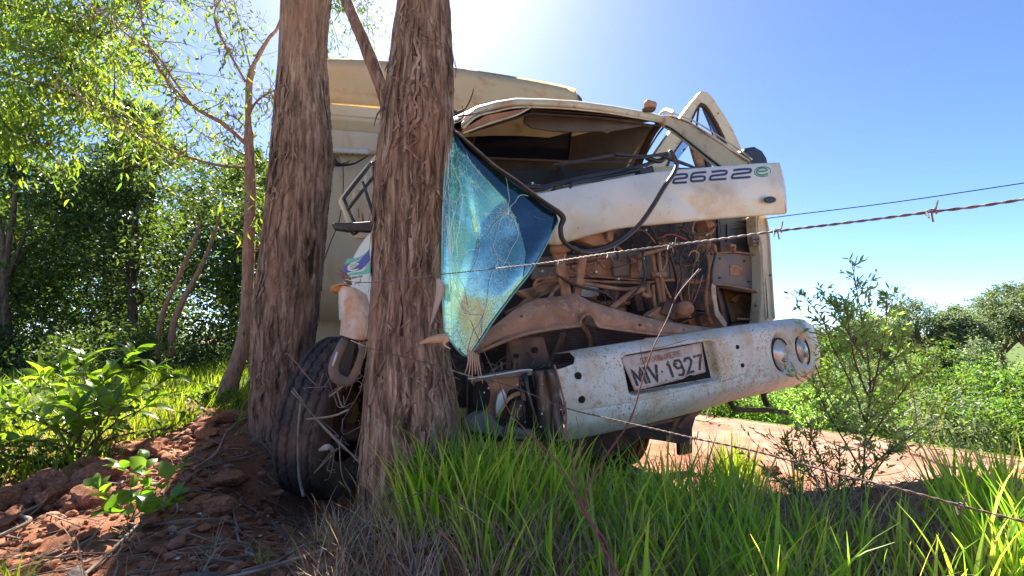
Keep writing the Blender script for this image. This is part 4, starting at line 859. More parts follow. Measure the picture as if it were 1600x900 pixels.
def bandmat():
    m, n, out = mk('dark_reflection_tint'); tr = n.nodes.new('ShaderNodeBsdfTransparent'); tr.inputs[0].default_value = (.07, .10, .14, 1); g = n.nodes.new('ShaderNodeBsdfGlossy'); g.inputs['Roughness'].default_value = .04; g.inputs[0].default_value = (.6, .75, .85, 1)
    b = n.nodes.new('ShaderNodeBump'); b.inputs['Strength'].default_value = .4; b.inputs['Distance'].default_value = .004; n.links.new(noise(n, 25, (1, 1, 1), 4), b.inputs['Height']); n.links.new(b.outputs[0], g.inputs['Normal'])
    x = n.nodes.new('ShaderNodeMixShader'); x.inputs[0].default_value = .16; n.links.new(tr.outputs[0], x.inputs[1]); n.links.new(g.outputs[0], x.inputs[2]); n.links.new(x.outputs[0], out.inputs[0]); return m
part('dark_reflection_strip', grid([[wsp(s0+(1-s0)*q, t, .0035) for q in np.linspace(0, 1, 8)] for t, s0 in zip(np.linspace(0, .97, 40), np.interp(np.linspace(0, .97, 40), [0, .2, .5, .97], [.35, .74, .80, .70]))]), bandmat(), ws, True)  # dark strip laid over the glass as a painted reflection of dark trees
m_cr = M('crack_line', [(.45, .72, .68), (.7, .85, .82)], 30, rough=.3, bump=0)
rng = np.random.RandomState(8)
for (s0, t0, n_) in ((.05, .12, 15), (.12, .62, 17), (.75, .55, 12), (.4, .9, 8)):
    for k in range(n_):
        a = rng.uniform(0, 6.28); s_, t_ = s0, t0; q = [wsp(s_, t_)]
        for _ in range(rng.randint(4, 11)):
            a += rng.normal()*.35; s_ += math.cos(a)*.045; t_ += math.sin(a)*.04
            if not (0 <= s_ <= 1 and 0 <= t_ <= 1): break
            q.append(wsp(s_, t_))
        if len(q) > 2: part('crack', tube(q, rng.uniform(.0005, .0013), 4, 2), m_cr, ws)
rng = np.random.RandomState(8)
for i in range(8): # crumbs of glass stuck at the upper right corner
    c = T(rng.uniform(826, 852), rng.uniform(286, 296), .02); part('glass_crumb', ball(c, .008, 5, 4), M('glass_crumb', [(.35, .6, .55)], rough=.2, bump=0) if i == 0 else bpy.data.materials['glass_crumb'], ws)

# ------------------------------------------------------------------ inside of the nose
m_fire = M('firewall_black', [(.014, .012, .012), (.045, .034, .028)], 6, rough=.8, bump=.2, dirt=((.24, .13, .075), .22, 7))
fw = pp('firewall', [(700, 300), (840, 296), (1000, 262), (1170, 262), (1186, 345), (1186, 520), (1100, 560), (900, 640), (740, 640)], .62, .02, m_fire, bev=0)
pp('inner_panel', [(1122, 342), (1184, 339), (1187, 396), (1150, 397), (1122, 392)], .12, .02, m_black, bev=.004)
pp('inner_panel_rib', [(1136, 350), (1172, 348), (1176, 390), (1170, 391), (1166, 356), (1142, 358), (1140, 388), (1136, 388)], .112, .01, m_black)
pp('cross_beam', [(836, 402), (900, 398), (1000, 392), (1050, 392), (1112, 394), (1112, 441), (1000, 434), (900, 434), (836, 436)], .30, .05, m_grey, bev=.006)
pp('beam_dust_plate', [(880, 402), (955, 398), (962, 432), (880, 434)], .292, .006, m_dust)
pp('beam_dust_plate', [(986, 400), (996, 399), (998, 434), (986, 434)], .288, .02, m_dust)
pp('side_plate', [(1110, 396), (1150, 396), (1189, 404), (1191, 456), (1150, 452), (1112, 443)], .10, .02, m_grey, bev=.004)
pp('sticker_patch', [(1141, 414), (1160, 416), (1163, 430), (1141, 430)], .096, .004, m_dust, bev=0)
for x, y in ((1125, 404), (1163, 408), (1125, 434), (1180, 424), (1170, 440), (1182, 450)): bolt(x, y, .095, .006, m_black, truck, 'bolt_hole')
part('plate_mark', grid([[T(x, y+dy, .088) for x, y in ((1143, 416), (1148, 415), (1154, 417), (1159, 421), (1160, 424))] for dy in (0, 1)]), m_sil, truck)
tp('beam_ledge', [(836, 439, .26), (880, 436, .25), (940, 440, .24), (1003, 442, .24)], .014, m_dust, n=8, flat=.6)
tp('beam_ledge', [(880, 430, .26), (940, 433, .25), (1003, 438, .25)], .006, m_dust, n=6)
tp('long_pipe', [(838, 446, .20), (870, 438, .20), (920, 444, .19), (975, 452, .18), (1003, 448, .18), (1020, 440, .17), (1050, 438, .17), (1090, 441, .16), (1112, 432, .15)], [.011, .011, .012, .012, .012, .007, .007, .010, .010], m_dust)
tp('long_pipe', [(1003, 442, .2), (1020, 440, .16), (1060, 436, .16), (1110, 439, .14)], .005, m_dust)
tp('side_ledge', [(1112, 443, .08), (1150, 448, .07), (1188, 456, .08)], .008, m_dust, n=6)
tp('side_ledge', [(1112, 397, .08), (1140, 394, .08), (1170, 396, .08), (1190, 403, .08)], .007, m_dust, n=6)
# straps hanging from the nose panel
st1 = pp('strap', [(866, 384), (884, 382), (886, 400), (882, 404), (887, 424), (894, 462), (880, 466), (872, 425), (868, 404), (865, 396)], .02, .02, m_dust, bev=.004)
pp('strap', [(905, 398), (918, 398), (914, 430), (908, 466), (896, 466), (903, 430)], .05, .02, m_dust, bev=.004)
pp('hinge_bracket', [(898, 372), (930, 365), (960, 360), (959, 374), (948, 381), (930, 384), (910, 378)], .03, .05, m_dust, bev=.006)
pp('hinge_bracket', [(950, 362), (966, 357), (958, 366), (957, 377), (951, 377)], -.0, .02, m_dust)
tp('hinge_knob', [(863, 391, -.01), (888, 386, -.01)], .024, m_dust)
for x, y in ((962, 384), (984, 402), (935, 410)): tp('stub', [(x, y, .12), (x+9, y+7, .06)], .008, m_dust, n=8)
# upright pipes and hoses
tp('upright_pipe', [(1019, 396, .16), (1024, 425, .15), (1030, 455, .15), (1032, 486, .15)], .012, m_dust)
tp('upright_pipe', [(1029, 394, .15), (1032, 425, .14), (1036, 460, .14), (1040, 488, .14)], .014, m_dust)
tp('upright_pipe', [(1025, 392, .13), (1029, 425, .125)], .004, m_dust)
tp('upright_pipe', [(1020, 445, .13), (1022, 470, .13), (1026, 486, .13)], .011, m_dust)
tp('pipe_collar', [(1018, 430, .13), (1040, 428, .12)], .017, m_dust)
tp('hose', [(1042, 392, .16), (1041, 410, .15), (1034, 428, .14), (1040, 450, .14), (1048, 466, .14)], .009, m_dust)
tp('hose', [(1045, 392, .13), (1051, 410, .13), (1056, 430, .14), (1058, 452, .2)], .009, m_dustd)
tp('hose', [(955, 482, .10), (970, 470, .10), (988, 457, .10), (1004, 452, .11), (1012, 446, .14)], [.016, .017, .018, .018, .014], m_dust)
tp('hose_clip', [(1003, 459, .09), (1014, 462, .08), (1012, 450, .09), (1012, 440, .1)], [.014, .016, .014, .01], m_dust)
tp('arm_bracket', [(997, 402, .12), (1004, 398, .10), (1025, 392, .09), (1048, 386, .09)], [.014, .013, .011, .006], m_dust)
pp('arm_plate', [(997, 398), (1008, 400), (1004, 412), (1002, 426), (997, 424)], .12, .01, m_dustd)
tp('hose', [(1110, 368, .08), (1106, 395, .07), (1109, 420, .08), (1106, 440, .09), (1103, 465, .10), (1106, 490, .10), (1112, 504, .12)], .012, m_dust)
tp('hose', [(1118, 396, .06), (1113, 420, .06), (1112, 440, .07)], .008, m_dust)
rng = np.random.RandomState(12)
cab_ = [[(1086, 390, .05), (1088, 400, .04), (1082, 425, .03), (1076, 450, .04), (1078, 475, .06)], [(1090, 348, .1), (1090, 372, .08), (1092, 392, .05), (1090, 420, .04), (1084, 450, .04), (1078, 480, .05)], [(1124, 345, .05), (1126, 362, .04), (1118, 380, .03), (1100, 402, .0), (1082, 420, -.04), (1070, 436, -.06), (1062, 452, -.08), (1056, 470, -.08), (1046, 490, -.08)],
    [(1095, 420, .0), (1082, 432, -.03), (1066, 445, -.05), (1060, 460, -.06)], [(1060, 422, -.05), (1060, 440, -.06), (1055, 462, -.07), (1050, 480, -.08)], [(1014, 346, .2), (1016, 362, .18), (1024, 378, .15), (1030, 384, .1)], [(980, 372, .1), (994, 360, .1), (1008, 362, .1), (1020, 374, .1), (1024, 380, .1)], [(1048, 350, .3), (1046, 370, .25), (1046, 392, .2)], [(1030, 350, .3), (1022, 370, .25), (1020, 390, .2)], [(1063, 455, .05), (1066, 470, .04), (1074, 478, .04), (1080, 486, .05)], [(862, 412, .1), (880, 420, .08), (905, 418, .08), (930, 412, .08)], [(840, 416, .12), (880, 414, .1), (930, 408, .1)], [(1098, 430, .05), (1092, 450, .05), (1084, 470, .05), (1076, 480, .05)], [(940, 450, .3), (945, 464, .25), (950, 478, .2)], [(952, 446, .3), (954, 462, .28), (956, 480, .25)], [(962, 446, .3), (962, 470, .28)], [(1080, 345, .2), (1068, 362, .2), (1060, 376, .2)], [(1074, 344, .22), (1063, 360, .22), (1056, 372, .22)],
    [(1103, 392, .04), (1098, 382, .03), (1090, 386, .03), (1088, 400, .03), (1092, 410, .03)]]
for i, c in enumerate(cab_): tp('loose_cable', c, [.0032, .0045, .003, .006][i % 4], [m_dust, m_dustd, m_twig][i % 3] if i not in (2, 3) else m_twig, n=6)
for i in range(26):
    x = rng.uniform(1005, 1120); y = rng.uniform(344, 380); pts = [(x, y, .3)]
    for k in range(4): x += rng.normal()*11; y += rng.uniform(0, 22); pts.append((x, y, .28-.04*k))
    tp('loose_cable', pts, rng.uniform(.0015, .005), [m_dust, m_dustd, m_black][i % 3], n=5, k=4)
for i in range(14):
    x = rng.uniform(840, 990); y = rng.uniform(384, 400); pts = [(x, y, .3)]
    for k in range(3): x += rng.normal()*14; y += rng.uniform(-4, 16); pts.append((x, y, .27-.04*k))
    tp('loose_cable', pts, rng.uniform(.002, .005), [m_dust, m_dustd][i % 2], n=5, k=4)
# small housings: fan housing, horn, valve, fuse blocks
fan = tp('pump_housing', [(1098, 356, .22), (1104, 356, .12)], .055, m_dust, n=16, k=2)
tp('pump_ring', [(1094+12*math.cos(a), 358+16*math.sin(a), .10) for a in np.linspace(0, 6.28, 14)], .006, m_dust, fan, 6, 2)
bolt(1104, 367, .09, .014, M('brass', [(.45, .28, .10)], rough=.4, metal=.6), fan, 'brass_nut')
hn = tp('horn', [(1054, 488, .06), (1066, 484, .0), (1076, 482, -.03), (1083, 482, -.04)], [.040, .048, .044, .012], m_dust, n=16, k=3)
pp('horn_mount', [(1040, 472), (1052, 470), (1058, 482), (1054, 500), (1040, 492), (1034, 490)], -.02, .05, m_dustd, hn)
pp('horn_mount', [(1018, 488), (1036, 478), (1046, 492), (1052, 504), (1030, 500), (1012, 494)], .0, .05, m_dust, hn)
pp('relay_box', [(1125, 376), (1146, 380), (1144, 396), (1126, 394)], .08, .05, m_dustd, bev=.004)
tp('relay_lug', [(1140, 384, .05), (1148, 384, .04), (1146, 394, .04)], .009, m_dust, n=6)
tp('relay_lug', [(1112, 386, .05), (1116, 384, .03), (1118, 394, .03)], .011, m_dust, n=6)
pp('catch_block', [(1176, 370), (1186, 368), (1187, 384), (1177, 384)], .02, .03, m_grey)
for x, y in ((1179, 374), (1184, 374), (1179, 380), (1184, 380)): bolt(x, y, .015, .004, m_black, truck, 'bolt_hole')
for i in range(24):
    x = rng.uniform(845, 1115); y = rng.uniform(450, 520); c = T(x, y, rng.uniform(.25, .5)); a_, b_, c_ = rng.uniform(.015, .07, 3)
    R_ = np.array(Matrix.Rotation(rng.uniform(-.5, .5), 3, 'Y')); part('engine_bay_piece', box(c, R_ @ (TA*a_), TB*b_, R_ @ np.array([0, 0, c_])), [m_dustd, m_dust, m_grey][i % 3], truck, bev=.005)
for i in range(12):
    x = rng.uniform(840, 1120); pts = [(x, rng.uniform(444, 500), .4)]
    for k in range(3): pts.append((pts[-1][0]+rng.normal()*30, pts[-1][1]+rng.uniform(-4, 26), .38-.05*k))
    tp('engine_bay_hose', pts, rng.uniform(.006, .014), [m_dustd, m_dust][i % 2], n=8)
m_bright = M('scraped_bright_steel', [(.30, .28, .25), (.5, .47, .43)], 20, rough=.4, metal=.6, bump=.2)
m_blk2 = M('oily_black_hose', [(.015, .013, .013), (.05, .035, .03)], 12, rough=.45, bump=.2)
for c, r_, mt in (([(1010, 384, .05), (1004, 400, .03), (1008, 430, .03), (1000, 448, .03), (980, 470, .05)], .007, m_blk2), ([(870, 430, .03), (900, 446, .0), (940, 456, .0), (960, 470, .02)], .008, m_blk2), ([(1070, 384, .02), (1062, 405, .0), (1066, 430, .0), (1060, 455, .0), (1066, 474, .0)], .006, m_blk2), ([(1120, 350, .1), (1108, 362, .08), (1080, 366, .08), (1060, 356, .1)], .007, m_blk2),
    ([(1030, 372, .08), (1050, 366, .06), (1072, 374, .05)], .004, M('dull_red_wire', [(.35, .06, .04)], rough=.5, bump=0)), ([(1076, 400, .04), (1082, 392, .03), (1092, 396, .03), (1088, 408, .03)], .003, M('dull_yellow_wire', [(.5, .35, .08)], rough=.5, bump=0)), ([(880, 398, .1), (910, 408, .06), (946, 404, .06), (985, 410, .08)], .003, M('dull_blue_wire', [(.06, .10, .22)], rough=.5, bump=0))):
    tp('loose_cable', c, r_, mt, n=7)
for x, y in ((948, 372), (1012, 446), (1030, 432), (874, 392), (908, 404), (1004, 404), (1046, 386), (1008, 360), (890, 440), (965, 436), (1120, 450), (846, 424), (930, 425)): bolt(x, y, .02 if y < 400 else .1, .007, m_bright, truck, 'hex_bolt', .012)
pp('alloy_cover', [(905, 440), (935, 444), (938, 462), (912, 468), (900, 458)], .33, .06, m_bright, bev=.01)
pp('alloy_cover', [(958, 404), (982, 402), (984, 430), (960, 432)], .27, .03, m_grey, bev=.006)
# step box with its torn pale edge
sb = pp('step_box_back', [(1118, 446), (1190, 458), (1192, 506), (1136, 512), (1124, 490)], .30, .01, m_dust, bev=0)
def quadp(name, a, b, c, d, mat, par, th=.008): return part(name, grid([[T(*a), T(*b)], [T(*d), T(*c)]]), mat, par, solid=th)
quadp('step_box_side', (1117, 445, .06), (1128, 452, .3), (1142, 508, .3), (1132, 510, .06), m_dustd, sb)
quadp('step_box_side', (1190, 457, .06), (1176, 458, .3), (1178, 500, .3), (1192, 505, .06), m_dust, sb)
quadp('step_box_top', (1117, 446, .06), (1190, 457, .06), (1180, 462, .3), (1124, 450, .3), m_dustd, sb)
quadp('step_box_floor', (1135, 512, .06), (1192, 506, .06), (1178, 498, .3), (1142, 504, .3), m_dust, sb)
pp('step_box_brace', [(1141, 468), (1168, 450), (1174, 454), (1150, 474)], .26, .02, m_dust, sb)
tp('step_rung', [(1152, 498, .1), (1172, 499, .1)], .008, m_dust, sb)
pp('torn_edge', [(1113, 443), (1118, 446), (1120, 468), (1123, 485), (1136, 505), (1135, 511), (1130, 509), (1118, 492), (1114, 470), (1112, 452)], .045, .006, M('rusting_cream_paint', [(.50, .36, .26), (.62, .52, .40)], 20, rough=.6, dirt=((.34, .14, .06), .3, 20)), sb, .001)
for x, y in ((1181, 478), (1184, 500)): bolt(x, y, .05, .008, m_black, sb, 'bolt_hole')
# right corner pillar
cp = pp('corner_pillar', [(1181, 336), (1198, 336), (1201, 356), (1204, 380), (1207, 420), (1211, 500), (1186, 506), (1190, 470), (1189, 400), (1184, 376), (1182, 358)], .03, .08, m_cream, bev=.008)
tp('pillar_flange', [(1184, 338, .0), (1185, 362, .0), (1190, 384, .0), (1193, 430, .0), (1197, 500, .0)], [.008, .006, .009, .008, .008], m_cream, cp, 6)
tp('pillar_flange', [(1197, 340, .02), (1202, 372, .02), (1206, 440, .02), (1210, 498, .02)], .007, m_cream, cp, 6)
tp('rust_seam', [(1190, 400, .012), (1196, 440, .012), (1200, 496, .012)], .004, m_dust, cp, 5)
for x, y in ((1199, 496), (1196, 466), (1204, 430)): bolt(x, y, .012, .006, m_dustd, cp, 'bolt_hole')
# bent crossbar with its arch
xb_t = [(742, 548), (748, 538), (766, 515), (785, 500), (803, 486), (820, 476), (839, 468), (862, 465), (887, 462), (896, 459), (923, 472), (945, 479), (970, 486), (1010, 497), (1060, 506), (1100, 512), (1136, 515), (1140, 516)]
xb_b = [(744, 551), (752, 550), (780, 538), (806, 528), (831, 521), (865, 515), (898, 511), (906, 510), (908, 500), (916, 492.5), (926, 496), (934, 510), (945, 513), (959, 515), (1010, 522), (1060, 526), (1110, 523), (1140, 519)]
def resamp(c, n=90):
    c = np.array(c, float); s = np.concatenate([[0], np.cumsum(np.linalg.norm(np.diff(c, axis=0), axis=1))]); t = np.linspace(0, s[-1], n); return np.stack([np.interp(t, s, c[:, k]) for k in (0, 1)], -1)
tq = np.array(xb_t, float); bq = np.array(xb_b, float); kk = np.linspace(0, len(tq)-1, 120); ii = np.arange(len(tq))
tq = np.stack([np.interp(kk, ii, tq[:, k]) for k in (0, 1)], -1); bq = np.stack([np.interp(kk, ii, bq[:, k]) for k in (0, 1)], -1)
rows = []
for t, dd in ((0, .06), (.02, .0), (.25, -.03), (.5, -.045), (.75, -.045), (.86, -.04), (.93, -.06), (1.0, -.055), (1.0, .03)):
    rows.append([T(*(a+(b-a)*t), -.17+dd+.006*math.sin(a[0]*.05)+.012*math.exp(-((a[0]-835)/9)**2)*math.sin(3*t)+.010*math.exp(-((a[0]-985)/14)**2)*t+.004*math.sin(a[0]*.16+t*5)) for a, b in zip(tq, bq)])
xb = part('bent_crossbar', grid(rows), M('dusted_brown_paint', [(.22, .125, .075), (.36, .21, .13), (.44, .27, .17)], 6, rough=.75, bump=.5, bscale=22, bdist=.008, dirt=[((.12, .08, .06), .22, 9), ((.52, .36, .25), .16, 22), ((.3, .12, .06), .12, 5)]), truck, True, solid=.004, label='brown buckled crossbar with an arch in its lower edge')
part('rolled_edge', tube([T(x, y-1.5, -.235) for x, y in xb_b[1:]], .007, 8, 5), xb.data.materials[0], xb, True)
for x, y in ((815, 494), (1000, 508), (1068, 515), (1100, 517)): bolt(x, y, -.218, .006, m_dustd, xb)
# radiator with fins
rad = pp('radiator', [(800, 520), (1075, 515), (1072, 560), (1000, 600), (850, 640), (796, 640)], .14, .06, m_dustd, bev=0)
fins = []
for k in range(34):
    y = 511+k*3.1; a = T(812, y+2+k*.1, .125); b = T(1062, y+1, .125)
    fins.append(tube([a, b], .0032, 4, 1))
part('radiator_fins', join(*fins), M('radiator_fin', [(.10, .07, .06), (.22, .15, .12)], 8, rough=.6), rad, kind='stuff')
tp('radiator_pipe', [(905, 503, .05), (915, 515, .05), (922, 530, .06), (922, 546, .07)], .012, m_dust, rad)
tp('radiator_pipe', [(880, 520, .05), (876, 535, .05), (868, 552, .06), (862, 566, .07)], .016, m_dustd, rad)
for q in ([(792, 500), (838, 452), (850, 455), (812, 512)], [(806, 455), (870, 440), (872, 452), (830, 470)]):
    pp('engine_bay_piece', q, .12, .05, m_dust, bev=.006)
tp('steel_tube', [(790, 490, .08), (810, 482, .06), (838, 478, .06)], .014, m_dustd)
tp('steel_tube', [(792, 500, .08), (806, 495, .05), (830, 492, .06)], .012, m_dustd)
tp('steel_tube', [(836, 462, .1), (835, 446, .06), (842, 436, .05), (866, 434, .05), (872, 438, .05)], .008, m_dust)
tp('steel_tube', [(856, 470, .05), (868, 452, .04), (880, 445, .04), (884, 460, .05)], .010, m_dust)

for i, o_ in enumerate([o for o in bpy.data.objects if o.name.split('.')[0] in ('hose', 'loose_cable', 'engine_bay_hose', 'upright_pipe')]):
    if i % 3 == 1: o_.data.materials[0] = m_blk2
# ------------------------------------------------------------------ bumper
btop = np.array([(889, 550), (905, 546.5), (925, 543.5), (960, 538.5), (1010, 530.5), (1060, 523.5), (1100, 517), (1140, 511), (1180, 505.5), (1215, 500.5), (1240, 498), (1256, 500), (1268, 509)], float)
bbot = np.array([(871, 689), (885, 687), (905, 684), (945, 676), (1000, 664), (1050, 652), (1095, 640), (1140, 626), (1180, 617), (1215, 609), (1243, 601), (1264, 592), (1277, 580)], float)
tear = np.array([(889, 550, 0), (901, 563, .1), (898, 570, .14), (872, 577, .2), (861, 580, .22), (866, 594, .34), (870, 606, .42), (877, 625, .56), (883, 644, .68), (880, 656, .76), (882, 667, .84), (877, 680, .93), (871, 689, 1)], float)
NS, NT = 430, 130
sv_ = np.linspace(0, 1, NS); tv_ = np.linspace(0, 1, NT)
def bumpxy(s, t):
    i = np.linspace(0, 1, len(btop)); a = np.stack([np.interp(s, i, btop[:, k]) for k in (0, 1)], -1); b = np.stack([np.interp(s, i, bbot[:, k]) for k in (0, 1)], -1)
    p = a+(b-a)*t[..., None]
    lx = np.interp(t, tear[:, 2], tear[:, 0]); ly = np.interp(t, tear[:, 2], tear[:, 1])
    l0 = btop[0]+(bbot[0]-btop[0])*t[..., None]; wl = (1-np.clip(s/.06, 0, 1))[..., None]
    p = p+(np.stack([lx, ly], -1)-l0)*wl
    # right end bulges out
    bl = np.clip((s-.90)/.10, 0, 1)**1.4*np.sin(math.pi*t)*7; p[..., 0] += bl
    return p
Sg, Tg = np.meshgrid(sv_, tv_); XY = bumpxy(Sg, Tg)
base = -.33+.0*Sg
prof = .075*(np.clip(.16-Tg, 0, 1)/.16)**2+.085*(np.clip(Tg-.80, 0, 1)/.20)**2-.015*np.sin(math.pi*Tg)
wrap = .16*(np.clip(Sg-.90, 0, 1)/.10)**2.2
def step(dist, w_): return np.clip(.5-dist/w_, 0, 1)
x, y = XY[..., 0], XY[..., 1]
# licence plate recess (rounded quadrilateral), measured in its own tilted axes
def quadst(px, py, A, B, C_, D_):   # inverse bilinear by affine guess
    ex = np.array(B)-np.array(A); ey = np.array(D_)-np.array(A); det = ex[0]*ey[1]-ex[1]*ey[0]; dx = px-A[0]; dy = py-A[1]
    return (dx*ey[1]-dy*ey[0])/det, (ex[0]*dy-ex[1]*dx)/det
us_, vs_ = quadst(x, y, (972, 556), (1115, 531), (1130, 593), (984, 619))
qx = np.abs(us_-.5)-.5; qy = np.abs(vs_-.5)-.5
rd = np.maximum(qx*138, qy*62)+0*x; rc = np.hypot(np.maximum(qx*138+9, 0), np.maximum(qy*62+9, 0))-9; dist = np.where((qx*138 > -9) & (qy*62 > -9), rc, rd)
rec = .048*step(dist, 3.0)
# shallow step right of the plate and the long crease
u2, v2_ = quadst(x, y, (1100, 521), (1168, 509), (0, 0), (1112, 596)); q2 = np.maximum(np.abs(u2-.5)*68-34, np.abs(v2_-.5)*74-37)
rec = rec+.0*step(q2, 8)
cl = y-np.interp(x, [900, 960, 1000, 1060, 1100, 1140, 1165, 1178, 1182], [642, 634, 626, 612, 603, 594, 584, 566, 530]); crease = .006*np.exp(-(cl/1.8)**2)*(x < 1172)*(x > 905)
crease = crease+.006*np.exp(-((x-1176)/2.2)**2)*(y < 575)*(y > 512)+.010*(cl > 0)*(x < 1172)*0
cl3 = y-np.interp(x, [982, 1040, 1096], [626, 613, 598]); crease = crease+.005*np.exp(-(cl3/1.5)**2)*(x > 980)*(x < 1100)
# head lamp bowls
def ell(cx, cy, rx, ry, ang):
    ca, sa = math.cos(ang), math.sin(ang); dx = x-cx; dy = y-cy; a = dx*ca+dy*sa; b = -dx*sa+dy*ca
    return (np.sqrt((a/rx)**2+(b/ry)**2)-1)*min(rx, ry)
hd = np.maximum(.045*step(ell(1223, 553, 16, 31, -.20)+1, 7), .035*step(ell(1256, 547, 12, 27, -.22)+1, 6))
holes = 0*x
HO = [(902, 587, 5.5), (908, 624, 5.2), (1151, 542, 3.6), (1159, 571, 3.6)]
for hx, hy, hr in HO: holes = np.maximum(holes, .0*step(np.hypot(x-hx, (y-hy)*.92)-hr, 1.6))
dent = .004*np.sin(x*.045+y*.03)+.003*np.sin(x*.11-y*.05)+.02*np.exp(-((x-905)/26)**2)*np.sin(y*.06)
D = base+prof+wrap+rec+crease+hd+holes+dent*.6
pts = np.zeros(D.shape+(3,))
rx_ = (x-800)/F; ry_ = (450-y)/F; ryy = math.cos(PITCH)-ry_*math.sin(PITCH); rzz = math.sin(PITCH)+ry_*math.cos(PITCH)
base_t = (base+wrap+prof+dent*.6-np.dot(CAM-TO, TB))/(rx_*TB[0]+ryy*TB[1])
surf = CAM+np.stack([rx_, ryy, rzz], -1)*base_t[..., None]
pts = surf+TB*(rec+crease+hd+holes)[..., None]
bmp = part('bumper', grid(pts), m_bump, truck, True, solid=.004, label='mud-speckled white bumper torn off at its left end')
rows = [pts[0]+TB*0, pts[0]+TB*.05+np.array([0, 0, -.004]), pts[0]+TB*.12+np.array([0, 0, -.01])]; part('bumper_top', grid(rows), m_bump, bmp, True, solid=.003)
rows = [pts[-1], pts[-1]+TB*.07]; part('bumper_underside', grid(rows), m_bump, bmp, True, solid=.003)
def surfat(x_, y_):
    k = np.argmin((XY[..., 0]-x_)**2+(XY[..., 1]-y_)**2); return surf.reshape(-1, 3)[k]
def TBm(x_, y_, off): # point on the bumper's base sheet
    return T(x_, y_, -.33)+TB*off
m_dk = M('black_recess', [(.008, .007, .007)], rough=.9, bump=0)
for hx, hy, hr in HO:
    part('bolt_hole', disc(surfat(hx, hy)-TB*.006, TA*hr*.0031, np.array([0, 0, hr*.0031]), TB*.002, 16), m_dk, bmp)
part('plate_recess_floor', prism([TBm(*q, .024) for q in ((976, 559), (1104, 535), (1117, 591), (988, 614))], TB*.002), m_dk, bmp)
part('recess_rust', prism([TBm(*q, .018) for q in ((973, 557), (1000, 550), (1060, 541), (1082, 537), (1080, 545), (1020, 552), (978, 563))], TB*.003), m_dust, bmp)
# headlamps: reflector bowl, lens, chrome ring
m_lens = M('ribbed_lens', [(.42, .42, .42), (.62, .62, .60)], 30, (1, 1, .12), rough=.12, bump=.5, bscale=60, bstretch=(1, 1, .1), metal=.35, dirt=((.34, .25, .17), .2, 14))
for cx_, cy_, rx2, ry2, an in ((1223.5, 555, 12.5, 26, -.20), (1257, 548, 9.5, 23, -.22)):
    c = TBm(cx_, cy_, .016); p2 = TBm(cx_+rx2*math.cos(an), cy_+rx2*math.sin(an), .016)-c; p3 = TBm(cx_-ry2*math.sin(an), cy_+ry2*math.cos(an), .016)-c
    nrm = -TB; g = []
    for rr in np.linspace(1, 0, 9): g.append([c+rr*(math.cos(a)*p2+math.sin(a)*p3)+nrm*.022*(1-rr*rr) for a in np.linspace(0, 2*math.pi, 33)])
    h = part('headlight', grid(g), m_lens, bmp, True)
    ringpts = [c+1.03*(math.cos(a)*p2+math.sin(a)*p3)+nrm*.006 for a in np.linspace(0, 2*math.pi, 41)]
    part('lamp_ring', tube(ringpts, .0045, 8, 1), m_black, h, True)
    part('bulb', ball(c+nrm*.026-p2*.1+p3*.3, .012, 8, 6), M('bulb_metal', [(.5, .4, .3)], rough=.3, metal=.8) if 'bulb_metal' not in bpy.data.materials else bpy.data.materials['bulb_metal'], h, True)
# number plate: bent sheet, raised rim, raised characters
m_plate = M('weathered_plate', [(.52, .45, .37), (.66, .60, .52)], 14, rough=.55, bump=.2, bscale=120, dirt=[((.45, .28, .17), .16, 14), ((.50, .38, .28), .12, 50)], speck=((.12, .07, .05), 150, .70))
PA, PB, PC, PD = np.array((968., 559.)), np.array((1091., 537.)), np.array((1101., 580.)), np.array((985., 608.))
def plp(a, b, off=0.0):
    q = PA*(1-a)*(1-b)+PB*a*(1-b)+PC*a*b+PD*(1-a)*b
    bend = -.010*math.sin(a*3.1)+(.012*max(0, a-.72)*4*b)-.018*(1-a)*b
    return TBm(q[0], q[1], -.012+bend-off)
def ptch(a, b):   # bottom edge kinked where the sheet folded
    k = -.07*math.exp(-((a-.74)/.05)**2)*sm(.6, 1, b); return a, b+k
g = [[plp(*ptch(a, b)) for a in np.linspace(0, 1, 60)] for b in np.linspace(0, 1, 20)]
pl = part('number_plate', grid(g), m_plate, bmp, True, solid=.0015, label='bent number plate hanging crooked in the recess')
loop = [(a, 0) for a in np.linspace(0, 1, 14)]+[(1, b) for b in np.linspace(.08, 1, 7)]+[(a, 1) for a in np.linspace(.95, 0, 16)]+[(0, b) for b in np.linspace(.92, 0, 7)]
tag(pl); 
prm = part('plate_rim', tube([plp(*ptch(a, b), .002) for a, b in loop], .0042, 8, 2), M('rusty_plate_rim', [(.45, .30, .22), (.62, .52, .44)], 25, rough=.6, dirt=((.3, .13, .07), .3, 20)), bmp, True)
m_ink = M('worn_black_paint', [(.015, .017, .02), (.05, .05, .055)], 60, rough=.6, bump=.2, dirt=((.45, .40, .36), .13, 60))
m_inkr = M('faded_red_paint', [(.22, .10, .09), (.34, .18, .16)], 60, rough=.6, bump=0)
